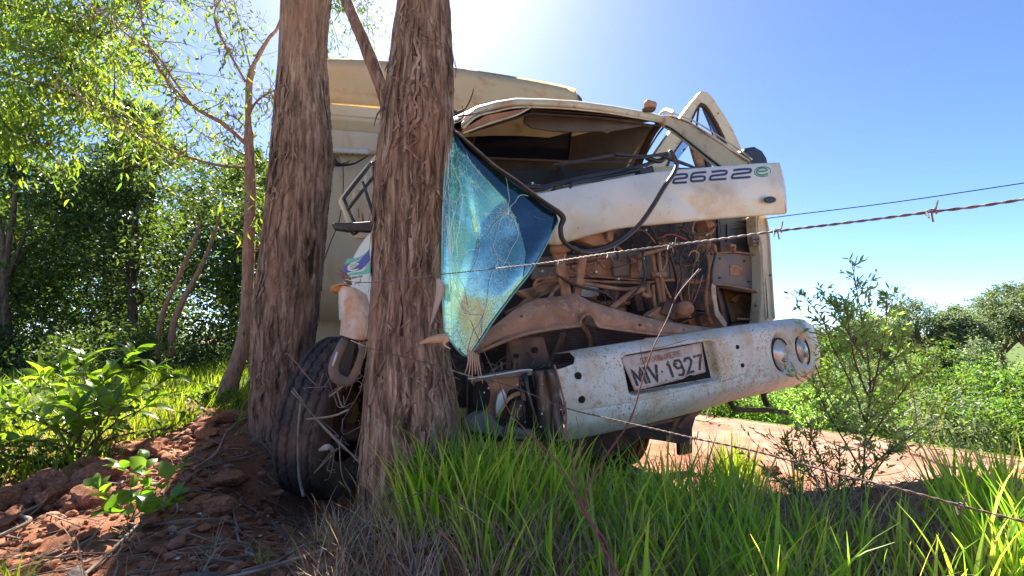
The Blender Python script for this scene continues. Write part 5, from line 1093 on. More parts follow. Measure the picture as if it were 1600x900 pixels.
GL = {'M': [[(0, 1), (.02, 0), (.5, .75), (.98, 0), (1, 1)]], 'I': [[(.5, 0), (.5, 1)]], 'V': [[(0, 0), (.5, 1), (1, 0)]], '1': [[(.15, .22), (.55, 0), (.55, 1)]], '9': [[(.95, .30), (.75, .03), (.3, .03), (.05, .28), (.3, .52), (.75, .52), (.95, .30), (.95, .75), (.75, .98), (.2, .95)]],
      '2': [[(.05, .22), (.25, .03), (.75, .03), (.95, .25), (.75, .5), (.1, .97), (1, .97)]], '7': [[(0, .03), (1, .03), (.5, 1)]], 'C': [[(1, .1), (.4, 0), (0, .5), (.4, 1), (1, .9)]], 'S': [[(1, .05), (.2, .05), (.05, .3), (.9, .65), (.8, .95), (0, .95)]], '-': [[(.1, .5), (.9, .5)]],
      'X': [[(0, 0), (1, 1)], [(1, 0), (0, 1)]], 'A': [[(0, 1), (.5, 0), (1, 1)], [(.2, .65), (.8, .65)]], 'N': [[(0, 1), (0, 0), (1, 1), (1, 0)]], 'E': [[(1, 0), (0, 0), (0, 1), (1, 1)], [(0, .5), (.8, .5)]], 'R': [[(0, 1), (0, 0), (.9, .05), (.9, .45), (0, .5), (1, 1)]], 'T': [[(0, 0), (1, 0)], [(.5, 0), (.5, 1)]]}
def pstroke(pts, w_, fn):
    asp = 2.45
    p = np.asarray(pts, float)*[asp, 1]; out = []
    dense = [p[0]]
    for a, b in zip(p[:-1], p[1:]):
        k = max(1, int(np.linalg.norm(b-a)/.12))
        for i in range(1, k+1): dense.append(a+(b-a)*i/k)
    return stroke(dense, w_, lambda X_, Y_: fn(X_/asp, Y_))
def word(txt, a0, b0, wch, hch, gap, w_, mat, name, par, slope=0.0):
    a = a0
    for ch in txt:
        ww = wch*(.25 if ch == 'I' else .55 if ch in '-.1' else 1)
        if ch == '.':
            part(name, pstroke([(a+.005, b0+hch*.5), (a+.022, b0+hch*.5)], .07, lambda X_, Y_: plp(X_, Y_, .0035)), mat, par)
        else:
            ms = [pstroke([(a+x_*ww, b0+y_*hch) for x_, y_ in s], w_, lambda X_, Y_: plp(X_, Y_, .0035)) for s in GL[ch]]
            part(name, join(*ms), mat, par)
        a += ww+gap; b0 += slope
word('MIV.1927', .05, .38, .114, .52, .029, .082, m_ink, 'plate_character', pl)
word('SC-XANXERE', .20, .10, .042, .17, .013, .028, m_inkr, 'plate_letter', pl)
part('plate_tag', grid([[plp(a, b, .004) for a in np.linspace(.09, .88, 30)] for b in (.07, .30)]), M('town_strip', [(.50, .42, .34), (.62, .55, .47)], 30, rough=.6, dirt=((.42, .2, .1), .35, 20)), pl)
for o_ in [o for o in bpy.data.objects if o.name.startswith('plate_letter')]: o_.location = tuple(-TB*.003)
for a, b in ((.42, .93), (.62, .5)): part('plate_rivet', disc(plp(a, b, .004), TA*.004, np.array([0, 0, .004]), TB*.002, 10), m_dust, pl)

# brackets behind the bumper, step pipe, skirt, torn left corner ------------------------------------
tp('step_pipe', [(1136, 612, -.15), (1141, 628, -.15), (1150, 639, -.15), (1175, 641, -.14), (1198, 641, -.13), (1215, 643, -.12), (1230, 645, -.12)], .0135, m_dustd, label='bent dark pipe step below the right end of the bumper')
tp('step_pipe_arm', [(1192, 606, -.12), (1194, 622, -.12), (1200, 634, -.12), (1210, 643, -.13)], .0165, m_dustd)
pp('lower_skirt', [(968, 662), (1040, 646), (1106, 634), (1098, 642), (1088, 650), (1076, 690), (1062, 694), (1040, 690), (1000, 684), (975, 680)], .0, .03, m_dustd, bev=.005)
pp('under_shield', [(850, 692), (900, 686), (985, 664), (1000, 690), (960, 712), (860, 722)], .45, .03, m_dustd, bev=.005)
pp('skirt_rib', [(1008, 664), (1064, 652), (1048, 690), (1042, 690), (1054, 658), (1010, 668)], -.01, .01, m_dust)
pp('skirt_brace', [(1084, 640), (1106, 634), (1090, 650), (1064, 670), (1058, 668)], -.02, .02, m_dust)
pp('mud_flap', [(1060, 660), (1082, 656), (1082, 708), (1062, 712)], .45, .03, m_black)
pp('bumper_bracket', [(794, 532), (806, 528), (850, 526), (853, 537), (862, 566), (874, 568), (868, 576), (840, 580), (810, 578), (802, 566), (795, 545)], -.20, .02, m_dustd, bev=.008)
bolt(836, 547, -.21, .014, m_dk, truck, 'bolt_hole'); bolt(807, 556, -.21, .010, m_dk, truck, 'bolt_hole')
pp('crumpled_strip', [(858, 578), (870, 570), (895, 566), (904, 568), (900, 575), (872, 578)], -.27, .01, m_dustd)
pp('crumpled_strip', [(1010, 528), (1040, 526), (1060, 521), (1048, 530), (1010, 533)], -.26, .02, m_dust)
wr = pp('corner_frame_rail', [(734, 592), (760, 587), (790, 581), (820, 577), (832, 579), (832, 586), (800, 590), (760, 594), (738, 598)], -.36, .04, m_grey, bev=.003)
# plate with an oval opening, orange brown
o1 = [(738, 596), (770, 592), (800, 588), (816, 590), (812, 604), (796, 610), (790, 622), (776, 640), (776, 660), (792, 672), (790, 680), (760, 678), (736, 674), (726, 664), (734, 652), (750, 642), (756, 634)]
part('corner_plate', prism([T(x, y, -.31) for x, y in o1], TB*.02), m_dust, wr, bev=.004)
part('corner_opening', disc(T(752, 618, -.325), TA*.036, np.array([0, 0, .062]), TB*.004, 20), m_dk, wr)
o2 = [(728, 662), (740, 650), (756, 642), (770, 648), (776, 662), (792, 670), (826, 672), (838, 680), (836, 690), (800, 686), (770, 680), (740, 676), (729, 670)]
part('crushed_casting', prism([T(x, y, -.36) for x, y in o2], TB*.06), m_grey, wr, bev=.008)
pp('lamp_reflector', [(786, 607), (792, 618), (793, 624), (788, 634), (776, 648), (775, 634), (778, 618)], -.35, .01, m_white, wr)
tp('corner_tube', [(776, 652, -.37), (784, 640, -.37), (794, 624, -.37), (806, 616, -.36), (816, 616, -.36), (820, 626, -.36)], [.006, .006, .007, .009, .009, .006], m_dust, wr)
tp('corner_tube', [(786, 674, -.35), (805, 674, -.36), (826, 676, -.36), (836, 684, -.36)], .016, m_grey, wr)
tp('corner_cable', [(817, 632, -.38), (810, 640, -.38), (808, 650, -.38), (811, 656, -.38)], .002, m_wood, wr, 5)
part('lamp_motor', tube([T(800, 640, -.30), T(812, 638, -.34)], .035, 14, 1), m_dustd, wr, True)
for (a, b, r_) in (((818, 583), (843, 682), .009), ((822, 582), (830, 640), .006), ((812, 590), (822, 672), .004)):
    tp('dark_upright', [(a[0], a[1], -.38), ((a[0]+b[0])/2-1, (a[1]+b[1])/2, -.39), (b[0], b[1], -.38)], r_, m_black, wr, 8, 3)
# corrugated upright left of the tear
cols = [(832, 846, -.33), (838, 852, -.35), (845, 858, -.37), (850, 862, -.34), (856, 867, -.36), (862, 873, -.39), (868, 879, -.36)]
g = [[T(x0+(x1-x0)*t+2*math.sin(t*9+i), 580+108*t-(i*.6), d+.006*math.sin(t*7+i*2)) for i, (x0, x1, d) in enumerate(cols)] for t in np.linspace(0, 1, 14)]
part('corrugated_upright', grid(g), M('scraped_grey_steel', [(.06, .045, .04), (.16, .11, .085), (.28, .2, .15)], 9, (1, 1, .3), rough=.45, bump=.4, metal=.3, dirt=((.5, .45, .4), .1, 20)), wr, True, solid=.005)
tp('upright_rim', [(866, 570, -.37), (872, 590, -.38), (884, 640, -.38), (884, 668, -.37)], .004, m_dust, wr, 6)
pp('torn_tab', [(868, 656), (880, 652), (881, 668), (876, 680), (869, 676)], -.375, .01, m_black, wr)
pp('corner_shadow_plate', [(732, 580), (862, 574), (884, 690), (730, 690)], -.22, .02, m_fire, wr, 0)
rng = np.random.RandomState(4)
for i in range(16): # crumbs of glass and chips
    c = T(rng.uniform(745, 850), rng.uniform(600, 685), -.395); part('glass_crumb', ball(c, rng.uniform(.002, .005), 5, 4), m_white, wr)
for i in range(14):
    x0 = rng.uniform(745, 860); pts_ = [(x0, rng.uniform(545, 580), -.2)]
    for k in range(2): pts_.append((pts_[-1][0]+rng.normal()*14, pts_[-1][1]+rng.uniform(5, 26), -.22-.04*k))
    tp('bent_strip', pts_, rng.uniform(.002, .007), [m_dustd, m_grey, m_dust][i % 3], wr, 5, 3, .4)
tp('edge_wire', [(732, 592, -.40), (760, 588, -.40), (790, 583, -.40), (820, 578, -.40), (832, 578, -.40)], .003, m_white, wr, 5)

# ------------------------------------------------------------------ left side of the cab: bulging door, window, mirror arm, torn wing
def SD(x, y): return .30+(600-x)/70*.55
pp('side_panel', [(600, 232), (592, 240), (575, 262), (545, 297), (531, 318), (548, 362), (556, 372), (545, 410), (536, 440), (530, 462), (528, 520), (600, 540), (640, 540), (640, 232)], lambda x, y: SD(x, y)+.06, .03, m_cream, bev=.006) if False else None
ld = ring([(529, 312), (534, 305), (575, 255), (590, 238), (602, 232), (602, 355), (575, 372), (557, 372), (549, 366)], [(538, 311), (541, 306), (571, 268), (585, 252), (592, 250), (594, 345), (578, 350), (566, 350), (553, 350)], .45, .04, m_cream, 'left_door', truck, .008)
tp('window_seal', [(537, 312, .44), (541, 305, .44), (571, 267, .44), (584, 253, .44), (586, 290, .44)], .010, m_black, ld, 6, 2)
tp('window_seal', [(538, 312, .44), (546, 332, .44), (556, 352, .44)], .008, m_black, ld, 6, 2)
tp('quarterlight_bar', [(543, 328, .43), (562, 304, .43), (584, 276, .43)], .009, m_black, ld, 6, 2)
pp('window_pane', [(541, 312), (584, 258), (586, 276), (546, 324)], .455, .004, m_pane, ld, 0)
tp('mirror_arm', [(567, 284, .38), (572, 300, .38), (579, 322, .36), (586, 342, .34), (588, 352, .32)], [.007, .008, .009, .011, .013], m_black)
pp('mirror_blade', [(519, 348), (560, 347), (586, 345), (588, 356), (586, 362), (560, 360), (545, 361), (524, 357)], .30, .05, m_black, bev=.006)
tp('mirror_arm', [(545, 357, .30), (552, 366, .32), (560, 362, .34)], .006, m_black)
tp('door_stay', [(566, 332, .5), (567, 345, .5)], .006, m_dust); tp('door_stay', [(560, 326, .5), (561, 340, .5)], .004, m_dust)
lp_ = [[(592, 356), (584, 358), (572, 370), (562, 384)], [(592, 380), (582, 382), (566, 390), (552, 402)], [(592, 410), (578, 412), (558, 416), (542, 424)], [(592, 440), (574, 442), (550, 446), (535, 452)], [(592, 475), (576, 474), (548, 476), (529, 478)], [(592, 520), (576, 512), (550, 506), (530, 500)]]
def wing(a, b):   # a 0..1 right to left, b 0..1 top to bottom
    k = b*(len(lp_)-1); i = int(min(k, len(lp_)-2)); f_ = k-i; q = []
    for r_ in (lp_[i], lp_[i+1]):
        m_ = a*(len(r_)-1); j = int(min(m_, len(r_)-2)); q.append(np.array(r_[j])+(np.array(r_[j+1])-np.array(r_[j]))*(m_-j))
    p = q[0]+(q[1]-q[0])*f_; return p
def wing3(x, y, off=0): return T(x, y, .20+(592-x)/60*.30+.0004*(y-360)-off)
wg = part('corner_panel', grid([[wing3(*wing(a, b)) for a in np.linspace(0, 1, 16)] for b in np.linspace(0, 1, 30)]), m_white, truck, True, solid=.004, label='pale cab corner panel with green and blue emblem')
m_teal = M('teal_print', [(.10, .42, .32), (.16, .52, .40)], 30, rough=.5, bump=0); m_blue = M('violet_blue_print', [(.06, .06, .32), (.10, .10, .42)], 30, rough=.5, bump=0)
def px2(a, b): return 510+a/7.5, 380+b/7.5
def decal(name, pts_, mat, off): 
    part(name, ([wing3(*px2(a, b), off) for a, b in pts_], [tuple(range(len(pts_)))]), mat, wg)
decal('emblem_band', [(245, 180), (330, 178), (400, 155), (455, 115), (440, 150), (380, 195), (300, 225), (215, 250)], m_teal, .004)
decal('emblem_band', [(208, 270), (300, 240), (380, 210), (440, 150), (498, 72), (510, 200), (460, 260), (400, 310), (300, 335), (240, 345), (178, 460)], m_blue, .0045)
decal('emblem_band', [(190, 440), (225, 385), (290, 350), (390, 335), (440, 320), (480, 260), (512, 215), (518, 352), (440, 362), (300, 372), (230, 395)], m_teal, .004)
decal('emblem_oval', [(320+75*math.cos(a), 278+50*math.sin(a)-.2*75*math.cos(a)) for a in np.arange(20)*math.pi/10], M('emblem_white', [(.66, .70, .66)], rough=.5, bump=0), .006)
for k in range(4): 
    yy = 250+k*17; part('emblem_line', tube([wing3(*px2(275+abs(k-1.5)*6, yy+6), .008), wing3(*px2(368-abs(k-1.5)*6, yy-10), .008)], .0012, 4, 1), m_navy if k % 2 else m_green, wg)
def smallword(txt, x0, y0, w_, h_, gap, sw, slope, mat):
    for ch in txt:
        for s in GL.get(ch, [[(0, .5), (1, .5)]]):
            part('emblem_letter', stroke([(x0+a*w_, y0+b*h_) for a, b in s], sw, lambda X_, Y_: wing3(*px2(X_, Y_), .006)), mat, wg)
        x0 += w_+gap; y0 += slope
smallword('XAXIM', 270, 398, 22, 22, 8, 7, -5, m_navy)
# torn wing hanging in front of the wheel
wpts = [[(527, 444), (540, 447), (556, 452), (571, 462)], [(531, 462), (545, 462), (562, 468), (577, 480)], [(534, 484), (550, 484), (568, 488), (582, 498)], [(534, 506), (550, 508), (568, 510), (582, 514)], [(532, 524), (545, 528), (562, 532), (578, 528)]]
g = [[T(*p_, .12-.05*math.sin(a*.21)-.02*b) for a, p_ in enumerate(r_)] for b, r_ in enumerate([crom([(x, y, 0) for x, y in r_], 5)[:, :2] for r_ in wpts])]
m_wing = M('mud_streaked_paint', [(.58, .54, .46), (.68, .64, .58)], 6, rough=.5, bump=.1, dirt=[((.50, .26, .10), .34, 7, (1, 1, .6)), ((.42, .18, .08), .1, 22)])
tw = part('torn_wing', grid(crom(np.array(g).reshape(len(g), -1), 5).reshape(-1, len(g[0]), 3)), m_wing, truck, True, solid=.006, label='mud-streaked torn wing hanging over the front wheel')
part('curled_tip', ribbon3([T(545, 452, .12), T(536, 444, .09), T(527, 446, .08), T(524, 454, .10), T(530, 458, .14)], [.05, .05, .05, .04, .03], (0, 0, 1)), M('raw_orange_edge', [(.50, .26, .10), (.62, .36, .16)], 20, rough=.7), tw, True, solid=.004)
for i in range(5): part('torn_fibre', tube([T(545+i, 445, .1), T(533+i*3, 432, .08), T(522+i*3, 418+abs(i-2)*3, .07)], [.004, .003, .0015], 5, 3), m_twig, tw)
part('foam_lump', ball(T(538, 470, .16), (.025, .03, .05), 10, 8), m_wing, tw, True)
part('foam_lump', ball(T(540, 490, .18), (.018, .03, .03), 10, 8), M('yellow_foam', [(.55, .38, .12)], rough=.9), tw, True)
# U shaped wing bracket
tp('wing_bracket', [(541, 528, .05), (532, 545, .04), (522, 570, .03), (524, 587, .03), (538, 596, .04), (550, 592, .05), (560, 570, .06), (566, 545, .07), (568, 532, .07)], [.011, .013, .013, .014, .013, .012, .010, .008, .007], m_grey, flat=1.7)
part('bracket_plate', prism([T(x, y, .08) for x, y in [(540, 528), (556, 530), (552, 560), (546, 590), (536, 590), (528, 575)]], TB*.01), m_black, truck, bev=.003)
tp('bracket_edge', [(527, 550, .0), (520, 572, -.0)], .005, m_white, n=5)
tp('wire_loop', [(530, 525, .02), (548, 528, .0), (566, 534, .02)], .003, m_black, n=5)
pp('wing_tongue', [(560, 530), (576, 534), (570, 560), (562, 566)], .1, .01, m_boxp)
# dark inner arch behind the wheel, so the cab has an underside
part('wheel_arch', grid([[L(u, .9+.62*math.cos(a), .5+.68*math.sin(a)) for a in np.linspace(.2, 2.9, 14)] for u in (-.55, .0)]), m_fire, truck, True, solid=.01)
part('cab_floor', box(L(.5, .95, 1.12), TA*1.1, TB*.4, np.array([0, 0, .03])), m_fire, truck, bev=.01)
# ------------------------------------------------------------------ fence wires
def twist(pts, r, off, pitch, phase=0, k=40):
    p = crom(np.asarray(pts, float), k); t = np.gradient(p, axis=0); ds = np.linalg.norm(t, axis=1); s = np.concatenate([[0], np.cumsum(ds)[:-1]]); t /= ds[:, None]
    sN = np.arange(0, s[-1], pitch/10); q = np.stack([np.interp(sN, s, p[:, i]) for i in range(3)], -1); tt_ = np.stack([np.interp(sN, s, t[:, i]) for i in range(3)], -1)
    a = np.cross(tt_, [0, 0, 1.]); a /= np.linalg.norm(a, axis=1)[:, None]; b = np.cross(tt_, a); ph = sN/pitch*2*math.pi+phase
    return q+off*(np.cos(ph)[:, None]*a+np.sin(ph)[:, None]*b)
def barbed(pts, barbs, label, mat, r=.0013, name='barbed_wire'):
    t = thing(name, P(*pts[len(pts)//2]), label, 'wire'); w3 = [P(*q) for q in pts]
    for ph in (0, math.pi): part('strand', tube(twist(w3, r, r*.95, .03, ph), r, 5, 1), mat, t, True)
    rr = np.random.RandomState(len(pts))
    for x, y, Y in barbs:
        c = P(x, y, Y); dr = np.array([1, -.35, .2]); dr /= np.linalg.norm(dr)
        th = np.linspace(0, 6.28*2.6, 26); sx = np.cross(dr, [0, 0, 1.]); sx /= np.linalg.norm(sx); sy = np.cross(dr, sx); h = np.linspace(-.006, .006, 26)
        coil = c+h[:, None]*dr+.0032*(np.cos(th)[:, None]*sx+np.sin(th)[:, None]*sy); L_ = .013
        e1 = coil[0]+(sy*.6+sx*.5-dr*.2)*L_; e2 = coil[-1]+(-sy*.8+sx*.2+dr*.3)*L_; e3 = coil[12]+(sy*.9-sx*.2)*L_*.8
        part('barb', join(tube(np.vstack([[e1], coil, [e2]]), .0011, 5, 1), tube([coil[12], e3], .001, 5, 1)), mat, t)
    return t
up = [(540, 437, 1.46), (562, 441, 1.45), (600, 440, 1.44), (640, 435, 1.43), (688, 429, 1.42), (760, 421, 1.22), (850, 411, 1.04), (950, 396, .90), (1050, 383, .80), (1130, 373, .73), (1215, 361, .67), (1330, 347, .61), (1455, 331, .55), (1530, 322, .52), (1640, 305, .48)]
barbed(up, [(878, 408, 1.0), (955, 397, .895), (1050, 383, .80), (1215, 361, .67), (1455, 331, .55), (560, 441, 1.45)], 'upper barbed wire rising across the nose of the truck into the blue sky', m_wire, r=.0011)
lo = [(548, 532, 1.46), (580, 545, 1.44), (640, 560, 1.43), (700, 577, 1.42), (735, 588, 1.36), (800, 604, 1.26), (880, 636, 1.15), (960, 656, 1.04), (1030, 672, .96), (1085, 685, .90), (1180, 705, .83), (1300, 738, .75), (1420, 768, .68), (1520, 795, .63), (1660, 830, .57)]
barbed(lo, [(768, 595, 1.30), (880, 636, 1.15), (1085, 685, .90), (1245, 722, .78), (1500, 790, .64)], 'lower barbed wire sagging below the bumper and down across the grass', m_rusty, r=.001)
barbed([(600, 800, 1.25), (660, 770, 1.2), (720, 790, 1.15), (800, 850, 1.05), (860, 900, .98), (920, 960, .9)], [(690, 778, 1.18), (776, 830, 1.08)], 'thin rusty wire lying low over the roots in front of the thick trunk', m_rusty, r=.0008)
t = thing('power_cable', P(1350, 320, 9), 'thin straight cable crossing the blue sky above the barbed wire', 'cable')
part('cable', tube([P(1150, 352, 10), P(1205, 340.5, 9.8), (P(1205, 340.5, 9.8)+P(1640, 280, 8))/2-np.array([0, 0, .03]), P(1640, 280, 8)], .010, 5, 6), m_black, t)

# ------------------------------------------------------------------ red stems in front of the bumper
def gz(px, Y): return np.array([(px-800)/F*Y, Y, float(hg((px-800)/F*Y, Y))])
def stem(pts, r, label, tw=()):
    q = [P(*p_) for p_ in pts]; t = thing('bare_stem', q[0], label, 'plant stem'); part('stem', tube(q, np.linspace(r, r*.35, len(q)), 6, 6), m_stem, t, True)
    for b in tw: part('side_twig', tube([P(*p_) for p_ in b], [r*.4, r*.3, r*.15][:len(b)], 5, 4), m_stem, t)
stem([(965, 940, 1.05), (948, 850, 1.1), (905, 790, 1.12), (896, 730, 1.14), (880, 650, 1.16), (872, 610, 1.18)], .0035, 'thin red stem crossing the torn left edge of the bumper', [[(899, 750, 1.14), (908, 700, 1.2), (900, 650, 1.2)]])
stem([(915, 800, 1.12), (918, 760, 1.12), (945, 715, 1.14), (985, 655, 1.18), (1002, 600, 1.2), (1020, 545, 1.22), (1042, 500, 1.25), (1058, 462, 1.28), (1092, 420, 1.3)], .003, 'taller red stem bending up across the number plate', [[(1020, 545, 1.22), (1050, 538, 1.24), (1075, 530, 1.25)], [(1008, 575, 1.2), (1002, 555, 1.2), (1001, 540, 1.2)], [(1050, 480, 1.27), (1058, 450, 1.27), (1060, 425, 1.27)]])
stem([(985, 930, .98), (945, 860, 1.0), (900, 770, 1.05), (860, 710, 1.1), (820, 670, 1.15), (795, 642, 1.2), (780, 600, 1.25), (752, 540, 1.3), (735, 500, 1.3)], .0028, 'thinnest red stem leaning left over the crushed bumper corner')

# ------------------------------------------------------------------ clods, stones, sticks and litter on the bank
def rock(seed, flat=.6):
    bm = bmesh.new(); bmesh.ops.create_icosphere(bm, subdivisions=3, radius=1.0); rr = np.random.RandomState(seed)
    v = np.array([q.co[:] for q in bm.verts]); f = [tuple(x.index for x in q.verts) for q in bm.faces]; bm.free()
    for _ in range(7):     # slice flat faces
        n_ = rndv(rr, 1)[0]; d_ = rr.uniform(.5, .85); k = v @ n_; v = v-np.clip(k-d_, 0, None)[:, None]*n_
    v *= (1+.45*(fbm(v*2.8+seed, 4, seed)-.5))[:, None]; v *= np.array([rr.uniform(.8, 1.3), rr.uniform(.7, 1), flat*rr.uniform(.8, 1.2)]); return v, f
m_clod = M('red_clod', [(.24, .09, .05), (.40, .165, .09), (.54, .29, .18)], 6, rough=.95, bump=.8, bscale=30, bdist=.01, dirt=((.10, .05, .035), .2, 10), spec=.15)
m_stone = M('dark_stone', [(.07, .055, .05), (.14, .105, .09), (.2, .15, .12)], 5, rough=.85, bump=.5, bscale=30)
rk = [rock(900+i) for i in range(10)]; rme = []
for i, (v, f) in enumerate(rk):
    me = mesh('clod', v, f); me.materials.append(m_clod); rme.append(me)
rng = np.random.RandomState(55); placed = 0
def bankpos(rng, wide=1.0):
    s = rng.uniform(0, 1); px = -60+470*s+rng.normal()*10; py = 845-225*s**.8; Y = 1.75+1.75*s; x = (px-800)/F*Y; return x+rng.normal()*.10*wide, Y+rng.normal()*.28*wide
for i in range(335):
    x, y = bankpos(rng) if i % 3 else (rng.uniform(-2.1, -.75), rng.uniform(1.45, 2.75))
    if math.hypot(x+1.08, y-2.9) < .36 or math.hypot(x+1.7, y-3.15) < .27: continue
    sz = rng.choice([.022, .03, .04, .055, .08], p=[.2, .3, .25, .17, .08])*rng.uniform(.9, 1.35)*(1 if i % 3 else .55)*(.6 if y < 2.0 else 1)
    o = bpy.data.objects.new('clod', rme[rng.randint(10)]); C.objects.link(o); o.location = (x, y, float(hg(x, y))+sz*.4); o.scale = (sz,)*3; o.rotation_euler = rng.uniform(-.5, .5, 3)+np.array([0, 0, rng.uniform(0, 6)])
    tag(o, 'reddish clod of dry earth on the bank left of the trunks', 'clod', 'clods of red earth on the left bank')
ms = []
for i in range(1900):
    if i < 700: x, y = bankpos(rng, 2.0)
    elif i < 1500: x = rng.uniform(-2.3, -.5); y = rng.uniform(1.2, 2.9)
    else: x = rng.uniform(-1.4, 2.2); y = rng.uniform(1.1, 2.4)
    sz = rng.uniform(.006, .02) if i % 3 else rng.uniform(.014, .034); v, f = rk[rng.randint(10)]; R_ = np.array(Matrix.Rotation(rng.uniform(0, 6), 3, 'Z')); ms.append((v @ R_.T*sz+np.array([x, y, float(hg(x, y))+sz*.3]), f))
vs = np.concatenate([m_[0] for m_ in ms]); fs = []; n = 0
fa = np.concatenate([np.array(m_[1])+k*len(rk[0][0]) for k, m_ in enumerate(ms)])
tag(solo('gravel', (vs, fa), m_clod, None, None), kind='stuff')
for px, py, Y, sz, mt, lab in [(370, 745, 2.6, .09, m_clod, 'large red clod close beside the front wheel'), (352, 420+395, 2.25, .08, m_clod, 'rounded red clod half buried left of the wheel'), (140, 722, 2.9, .11, m_stone, 'grey-brown stone behind the small weed'), (150, 892, 1.6, .05, m_stone, 'dark stone at the very bottom left'), (330, 892, 1.55, .06, m_stone, 'flat dark stone at the bottom among the sticks'),
        (505, 800, 2.3, .09, m_clod, 'long red clod wedged under the front wheel'), (540, 780, 2.2, .06, m_clod, 'red clod between the wheel and the thick trunk'), (12, 800, 2.0, .07, m_clod, 'broad red clod at the left edge of the bank'), (1188, 716, 3.6, .07, m_clod, 'lone orange stone lying on the dirt road')]:
    me = mesh('stone', *rock(int(px)+7)); me.materials.append(mt); o = bpy.data.objects.new('stone', me); C.objects.link(o); x = (px-800)/F*Y
    o.location = (x, Y, float(hg(x, Y))+sz*.25); o.scale = (sz*1.3, sz, sz); o.rotation_euler = (0, 0, px); tag(o, lab, 'stone')
def gpath(px0, py0, px1, py1, Y0, Y1, n, rng, lift=.015, wob=.02):
    out = []
    for i in range(n):
        t = i/(n-1); Y = Y0+(Y1-Y0)*t; x = (px0+(px1-px0)*t-800)/F*Y; x += rng.normal()*wob; Y += rng.normal()*wob; out.append([x, Y, float(hg(x, Y))+lift*(1+rng.uniform(0, 1))])
    return out
rng = np.random.RandomState(66)
sticks = [((170, 885), (345, 735), 1.55, 2.7, .007, 'long pale stick slanting up the bank below the weed'), ((190, 898), (800, 880), 1.5, 1.35, .006, 'long thin stick lying along the bottom edge'), ((210, 900), (215, 800), 1.5, 1.9, .004, 'short forked twig at the bottom left'), ((330, 745), (395, 655), 2.6, 3.3, .008, 'brown stick leaning toward the left trunk'), ((290, 690), (395, 625), 3.0, 3.6, .007, 'crooked stick on top of the red bank'),
          ((0, 830), (110, 760), 1.7, 2.3, .010, 'thick grey root at the left edge'), ((400, 890), (560, 800), 1.5, 1.7, .007, 'pale stick running toward the thick trunk'), ((420, 860), (380, 740), 1.7, 2.4, .006, 'curved root beside the front wheel'), ((600, 860), (700, 790), 1.3, 1.35, .008, 'dark broken stick in front of the thick trunk'), ((640, 800), (735, 905), 1.3, 1.15, .005, 'thin straight twig at the foot of the thick trunk'), ((730, 905), (745, 850), 1.15, 1.2, .009, 'upright grey splinter at the bottom centre'), ((690, 740), (560, 860), 1.42, 1.5, .006, 'slanting twig under the grass tuft')]
for a, b, Y0, Y1, r_, lab in sticks:
    t = thing('stick', gpath(a[0], 0, a[0], 0, Y0, Y0, 2, rng)[0], lab, 'stick'); q = gpath(a[0], a[1], b[0], b[1], Y0, Y1, 6, rng, .02)
    part('stem', tube(q, np.linspace(r_, r_*.5, 6), 7, 4), m_twig, t, True)
    for k in range(2):
        s_ = q[rng.randint(1, 5)]; e_ = np.array(s_)+rng.normal(size=3)*[.08, .08, .02]+[0, 0, .03]; part('side_twig', tube([s_, (np.array(s_)+e_)/2+rng.normal(size=3)*.01, e_], [r_*.5, r_*.4, r_*.2], 5, 3), m_twig, t)
# dry stalks caught in front of the wheel
for pts, r_ in (([(470, 630, 2.35), (466, 680, 2.35), (467, 740, 2.3), (474, 775, 2.2)], .007), ([(480, 655, 2.3), (520, 650, 2.25), (545, 640, 2.2)], .006), ([(455, 610, 2.3), (500, 660, 2.1), (545, 705, 1.9), (580, 745, 1.8)], .003), ([(458, 606, 2.3), (505, 668, 2.1), (560, 720, 1.9), (590, 760, 1.8)], .003), ([(495, 735, 2.2), (515, 715, 2.2), (528, 700, 2.2)], .004), ([(530, 690, 2.0), (534, 740, 2.0), (548, 770, 1.95)], .003), ([(515, 620, 2.2), (540, 600, 2.1), (562, 582, 2.0)], .005)):
    t = thing('dry_stalk', P(*pts[0]), 'dry stalk tangled in front of the muddy front wheel', 'stalk', 'dry stalks in front of the wheel'); part('stem', tube([P(*q) for q in pts], r_, 6, 5), m_twig, t, True)
rb = thing('bark_scrap', P(515, 705, 2.15), 'curled pale scrap of bark hanging in front of the tyre', 'bark'); part('bark', ribbon3([P(498, 704, 2.15), P(512, 699, 2.1), P(524, 707, 2.15)], [.01, .03, .012]), m_pale, rb, True, solid=.002)
for i in range(22):
    pts = [(rng.uniform(500, 560), rng.uniform(580, 740), rng.uniform(2.0, 2.4))]
    for k in range(3): pts.append((pts[-1][0]+rng.normal()*16, pts[-1][1]+rng.normal()*22, pts[-1][2]+rng.normal()*.05))
    t = thing('dry_twig', P(*pts[0]), 'fine dry twig in the tangle between wheel and thick trunk', 'twig', 'fine twigs between wheel and trunk'); part('stem', tube([P(*q) for q in pts], .0018, 5, 4), m_twig, t)
